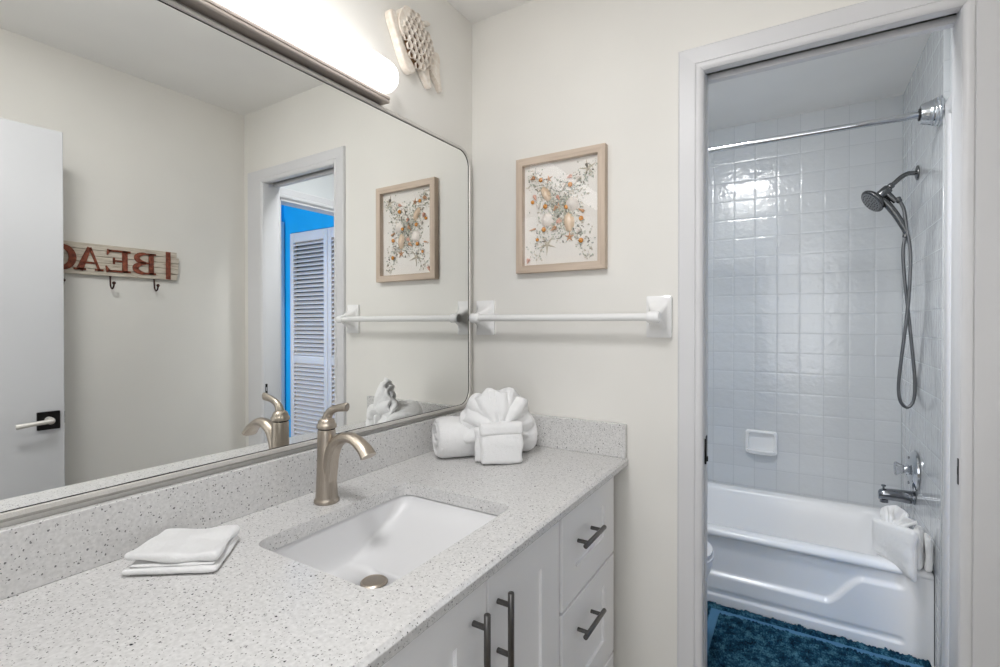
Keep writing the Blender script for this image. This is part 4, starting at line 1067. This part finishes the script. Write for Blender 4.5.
PY, PZ = 1.250, 0.521
spo = thing('tub_spout', (TX, PY, PZ), 'dark chrome tub spout with a diverter knob above the folded towel', 'tub spout')
b = B(); rings = []
for d_, hr, dz in ((0.001, 0.027, 0), (0.003, 0.029, 0), (0.012, 0.029, 0), (0.014, 0.0275, 0), (0.05, 0.0265, 0), (0.09, 0.0255, -0.001), (0.115, 0.0245, -0.003), (0.126, 0.0225, -0.006), (0.131, 0.018, -0.009)):
    rings.append([(TX - d_, PY + hr * math.cos(2 * math.pi * k / 32), PZ + dz + (hr if math.sin(2 * math.pi * k / 32) > 0 else hr * 1.05) * math.sin(2 * math.pi * k / 32)) for k in range(32)])
loft(b, rings, True, True, True)
put('spout_body', b, M['chromed'], spo, angle=35)
b = B(); lathe(b, [(0.015, 0.0), (0.016, 0.014), (0.010, 0.0145), (0.010, 0.003)], (TX - 0.110, PY, PZ - 0.025), (0, 0, -1), 20); put('outlet', b, M['chromed'], spo)
b = B(); lathe(b, [(0.004, 0), (0.004, 0.010), (0.009, 0.012), (0.009, 0.017), (0.006, 0.019)], (TX - 0.112, PY, PZ + 0.021), (0, 0, 1), 16); put('diverter_knob', b, M['chromed'], spo)

# ------------------------------------------------------------------ towel over the tub corner
tt = thing('tub_corner_towel', (1.44, 0.91, RH), 'white towel folded with a fan top, draped over the right corner of the bathtub', 'towel')
A2 = Vector((1.338, 0.975, 0)); B2 = Vector((1.452, 0.838, 0)); U2 = (B2 - A2).normalized(); N2 = Vector((U2.y, -U2.x, 0)) ; 
if N2.x > 0: N2 = -N2
wU = (B2 - A2).length; mid = (A2 + B2) / 2
b = B(); rings = []
nj = 18
for j in range(nj + 1):
    t = j / nj; zt_ = 0.502; rg2 = []
    for i in range(36):
        a = 2 * math.pi * i / 36; ca, sa = math.cos(a), math.sin(a)
        x = math.copysign(abs(ca) ** 0.3, ca) * wU / 2; k = min(1, min(t, 1 - t) * 0.19 / 0.016); k = math.sqrt(1 - (1 - k) ** 2)
        th = 0.016 * (0.3 + 0.7 * k); y = math.copysign(abs(sa) ** 0.6, sa) * th
        s = x / (wU / 2)                                  # -1 inner left .. +1 front right
        zb = 0.356 - 0.044 * max(0, (s + 0.1)) ** 1.0     # lower edge drops over the apron at the right
        z = zb + t * (zt_ + 0.010 * s - zb)
        p = mid + U2 * x + N2 * (y + 0.010 * math.sin(math.pi * t) * (1 - s * s)); p.z = z; rg2.append(p)
    rings.append(rg2)
loft(b, rings, True, True, True); ripple(b, 0.004, 26, 5)
for v in b.verts:
    if v.co.y > TY0 - 0.014 and v.co.z < RH + 0.004: v.co.z = RH + 0.004 if v.co.y > TY0 + 0.004 else v.co.z
    if v.co.z <= RH and v.co.y > TY0 - 0.004: v.co.y = TY0 - 0.004
put('towel_pocket', b, M['terry'], tt, angle=180, sub=1)
b = B()
q = B2 + Vector((0.034, 0.022, 0)); U3 = Vector((0.55, 0.83, 0)).normalized(); N3 = Vector((U3.y, -U3.x, 0))
cloth_slab(b, Vector((1.472, 0.900, RH + 0.002)), Vector((0.25, 0.97, 0)).normalized(), Vector((-0.04, 0.03, 1)).normalized(), Vector((0.97, -0.25, 0)).normalized(), 0.085, 0.150, 0.030, cr=0.014); ripple(b, 0.005, 24, 8)
put('towel_back_fold', b, M['terry'], tt, angle=180, sub=1)
b = B()
cloth_slab(b, Vector((1.494, 0.895, RH + 0.002)), Vector((0.0, 1, 0)).normalized(), Vector((0.0, 0.03, 1)).normalized(), Vector((1, 0, 0)).normalized(), 0.075, 0.128, 0.022, cr=0.010); ripple(b, 0.004, 24, 12)
put('towel_back_fold', b, M['terry'], tt, angle=180, sub=1)
b = B(); fan(b, Vector((mid.x - 0.004, mid.y + 0.014, 0.470)), U2, N2, 0.092, R(-88), R(50), 6, 0.012, 0.012, 0.02, seed=2.0); ripple(b, 0.009, 28, 1)
o = put('towel_fan', b, M['terry'], tt, angle=180, sub=1, dbl=False); md = o.modifiers.new('sol', 'SOLIDIFY'); md.thickness = 0.010; md.offset = 0

# ------------------------------------------------------------------ bath mat
bmx0, bmx1, bmy0, bmy1 = 0.700, 1.500, 0.20, 0.858
ma = thing('bath_mat', ((bmx0 + bmx1) / 2, (bmy0 + bmy1) / 2, 0), 'shaggy teal blue bath mat with a lighter border on the floor along the tub', 'bath mat')
b = B(); box(b, bmx0, bmx1, bmy0, bmy1, 0.001, 0.010, 0.003); put('woven_backing', b, M['pileedge'], ma)
rg = random.Random(9); b = B(); step = 0.0042
nx_ = int((bmx1 - bmx0) / step); ny_ = int((bmy1 - bmy0) / step); g = []
for i in range(nx_ + 1):
    row = []
    for j in range(ny_ + 1):
        x = bmx0 + i * step; y = bmy0 + j * step
        dd = min(bmy1 - y, x - bmx0 + 0.0, y - bmy0); band = 0.036 < dd < 0.076
        edge = min(dd, bmx1 - x)
        h = 0.0115 + (0.0 if band else 0.006 + rg.uniform(0, 0.010) + 0.006 * noise.noise(Vector((x * 30, y * 30, 0)))) * min(1, edge / 0.006 + 0.1)
        if band: h = 0.0118 + rg.uniform(0, 0.0015)
        row.append(b.verts.new((x + rg.uniform(-.0015, .0015), y + rg.uniform(-.0015, .0015), h)))
    g.append(row)
me_idx = []
for i in range(nx_):
    for j in range(ny_):
        f_ = b.faces.new((g[i][j], g[i + 1][j], g[i + 1][j + 1], g[i][j + 1]))
        x = bmx0 + (i + .5) * step; y = bmy0 + (j + .5) * step; dd = min(bmy1 - y, x - bmx0, y - bmy0)
        f_.material_index = 1 if 0.036 < dd < 0.076 else 0
o = put('pile', b, M['pile'], ma, angle=180, dbl=False); o.data.materials.append(M['pileedge'])
o['kind'] = 'stuff'

# ------------------------------------------------------------------ toilet (its bowl front shows past the door edge)
to = thing('toilet', (0.35, 0.46, 0), 'white toilet in the tub room, only its bowl front showing past the door edge', 'toilet')
tcy = 0.455
b = B(); rings = []
def egg(xf, xb, hw, z, n=40):
    pts = []; xf += 0.022
    for k in range(n):
        a = 2 * math.pi * k / n; ca, sa = math.cos(a), math.sin(a); cx_ = xb + (xf - xb) * 0.45
        x = cx_ + (xf - cx_) * ca if ca > 0 else cx_ + (cx_ - xb) * ca
        pts.append((x, tcy + hw * math.copysign(abs(sa) ** 0.9, sa), z))
    return pts
for xf, xb, hw, z in ((0.60, 0.22, 0.11, 0.0), (0.60, 0.22, 0.11, 0.02), (0.585, 0.24, 0.098, 0.06), (0.60, 0.24, 0.10, 0.14), (0.66, 0.24, 0.13, 0.22), (0.730, 0.25, 0.165, 0.29), (0.765, 0.26, 0.180, 0.345), (0.772, 0.26, 0.184, 0.375), (0.768, 0.262, 0.180, 0.386)): rings.append(egg(xf, xb, hw, z))
for xf, xb, hw, z in ((0.72, 0.32, 0.135, 0.386), (0.70, 0.34, 0.12, 0.30), (0.60, 0.40, 0.06, 0.20)): rings.append(egg(xf, xb, hw, z))
loft(b, rings, True, True, True); put('bowl', b, M['porc'], to, angle=60)
b = B(); loft(b, [egg(0.770, 0.255, 0.184, 0.388), egg(0.777, 0.25, 0.188, 0.394), egg(0.777, 0.25, 0.188, 0.404), egg(0.772, 0.255, 0.184, 0.408)], True, True, True); put('seat', b, M['porc'], to, angle=40)
b = B(); loft(b, [egg(0.768, 0.25, 0.182, 0.410), egg(0.774, 0.25, 0.186, 0.416), egg(0.772, 0.25, 0.185, 0.424), egg(0.74, 0.27, 0.16, 0.430)], True, True, True); put('lid', b, M['porc'], to, angle=60)
b = B(); box(b, 0.02, 0.215, tcy - 0.21, tcy + 0.21, 0.385, 0.74, 0.02, 4); put('tank', b, M['porc'], to)
b = B(); box(b, 0.012, 0.225, tcy - 0.218, tcy + 0.218, 0.741, 0.775, 0.008, 3); put('tank_lid', b, M['porc'], to)
b = B(); box(b, 0.12, 0.30, tcy - 0.12, tcy + 0.12, 0.20, 0.384, 0.02, 3); put('bowl_neck', b, M['porc'], to)
b = B(); lathe(b, [(0.012, 0), (0.012, 0.012)], (0.214, tcy + 0.15, 0.68), (1, 0, 0), 16); tube(b, [(0.229, tcy + 0.155, 0.68), (0.232, tcy + 0.08, 0.672)], 0.006, 10); put('flush_lever', b, M['chrome'], to)
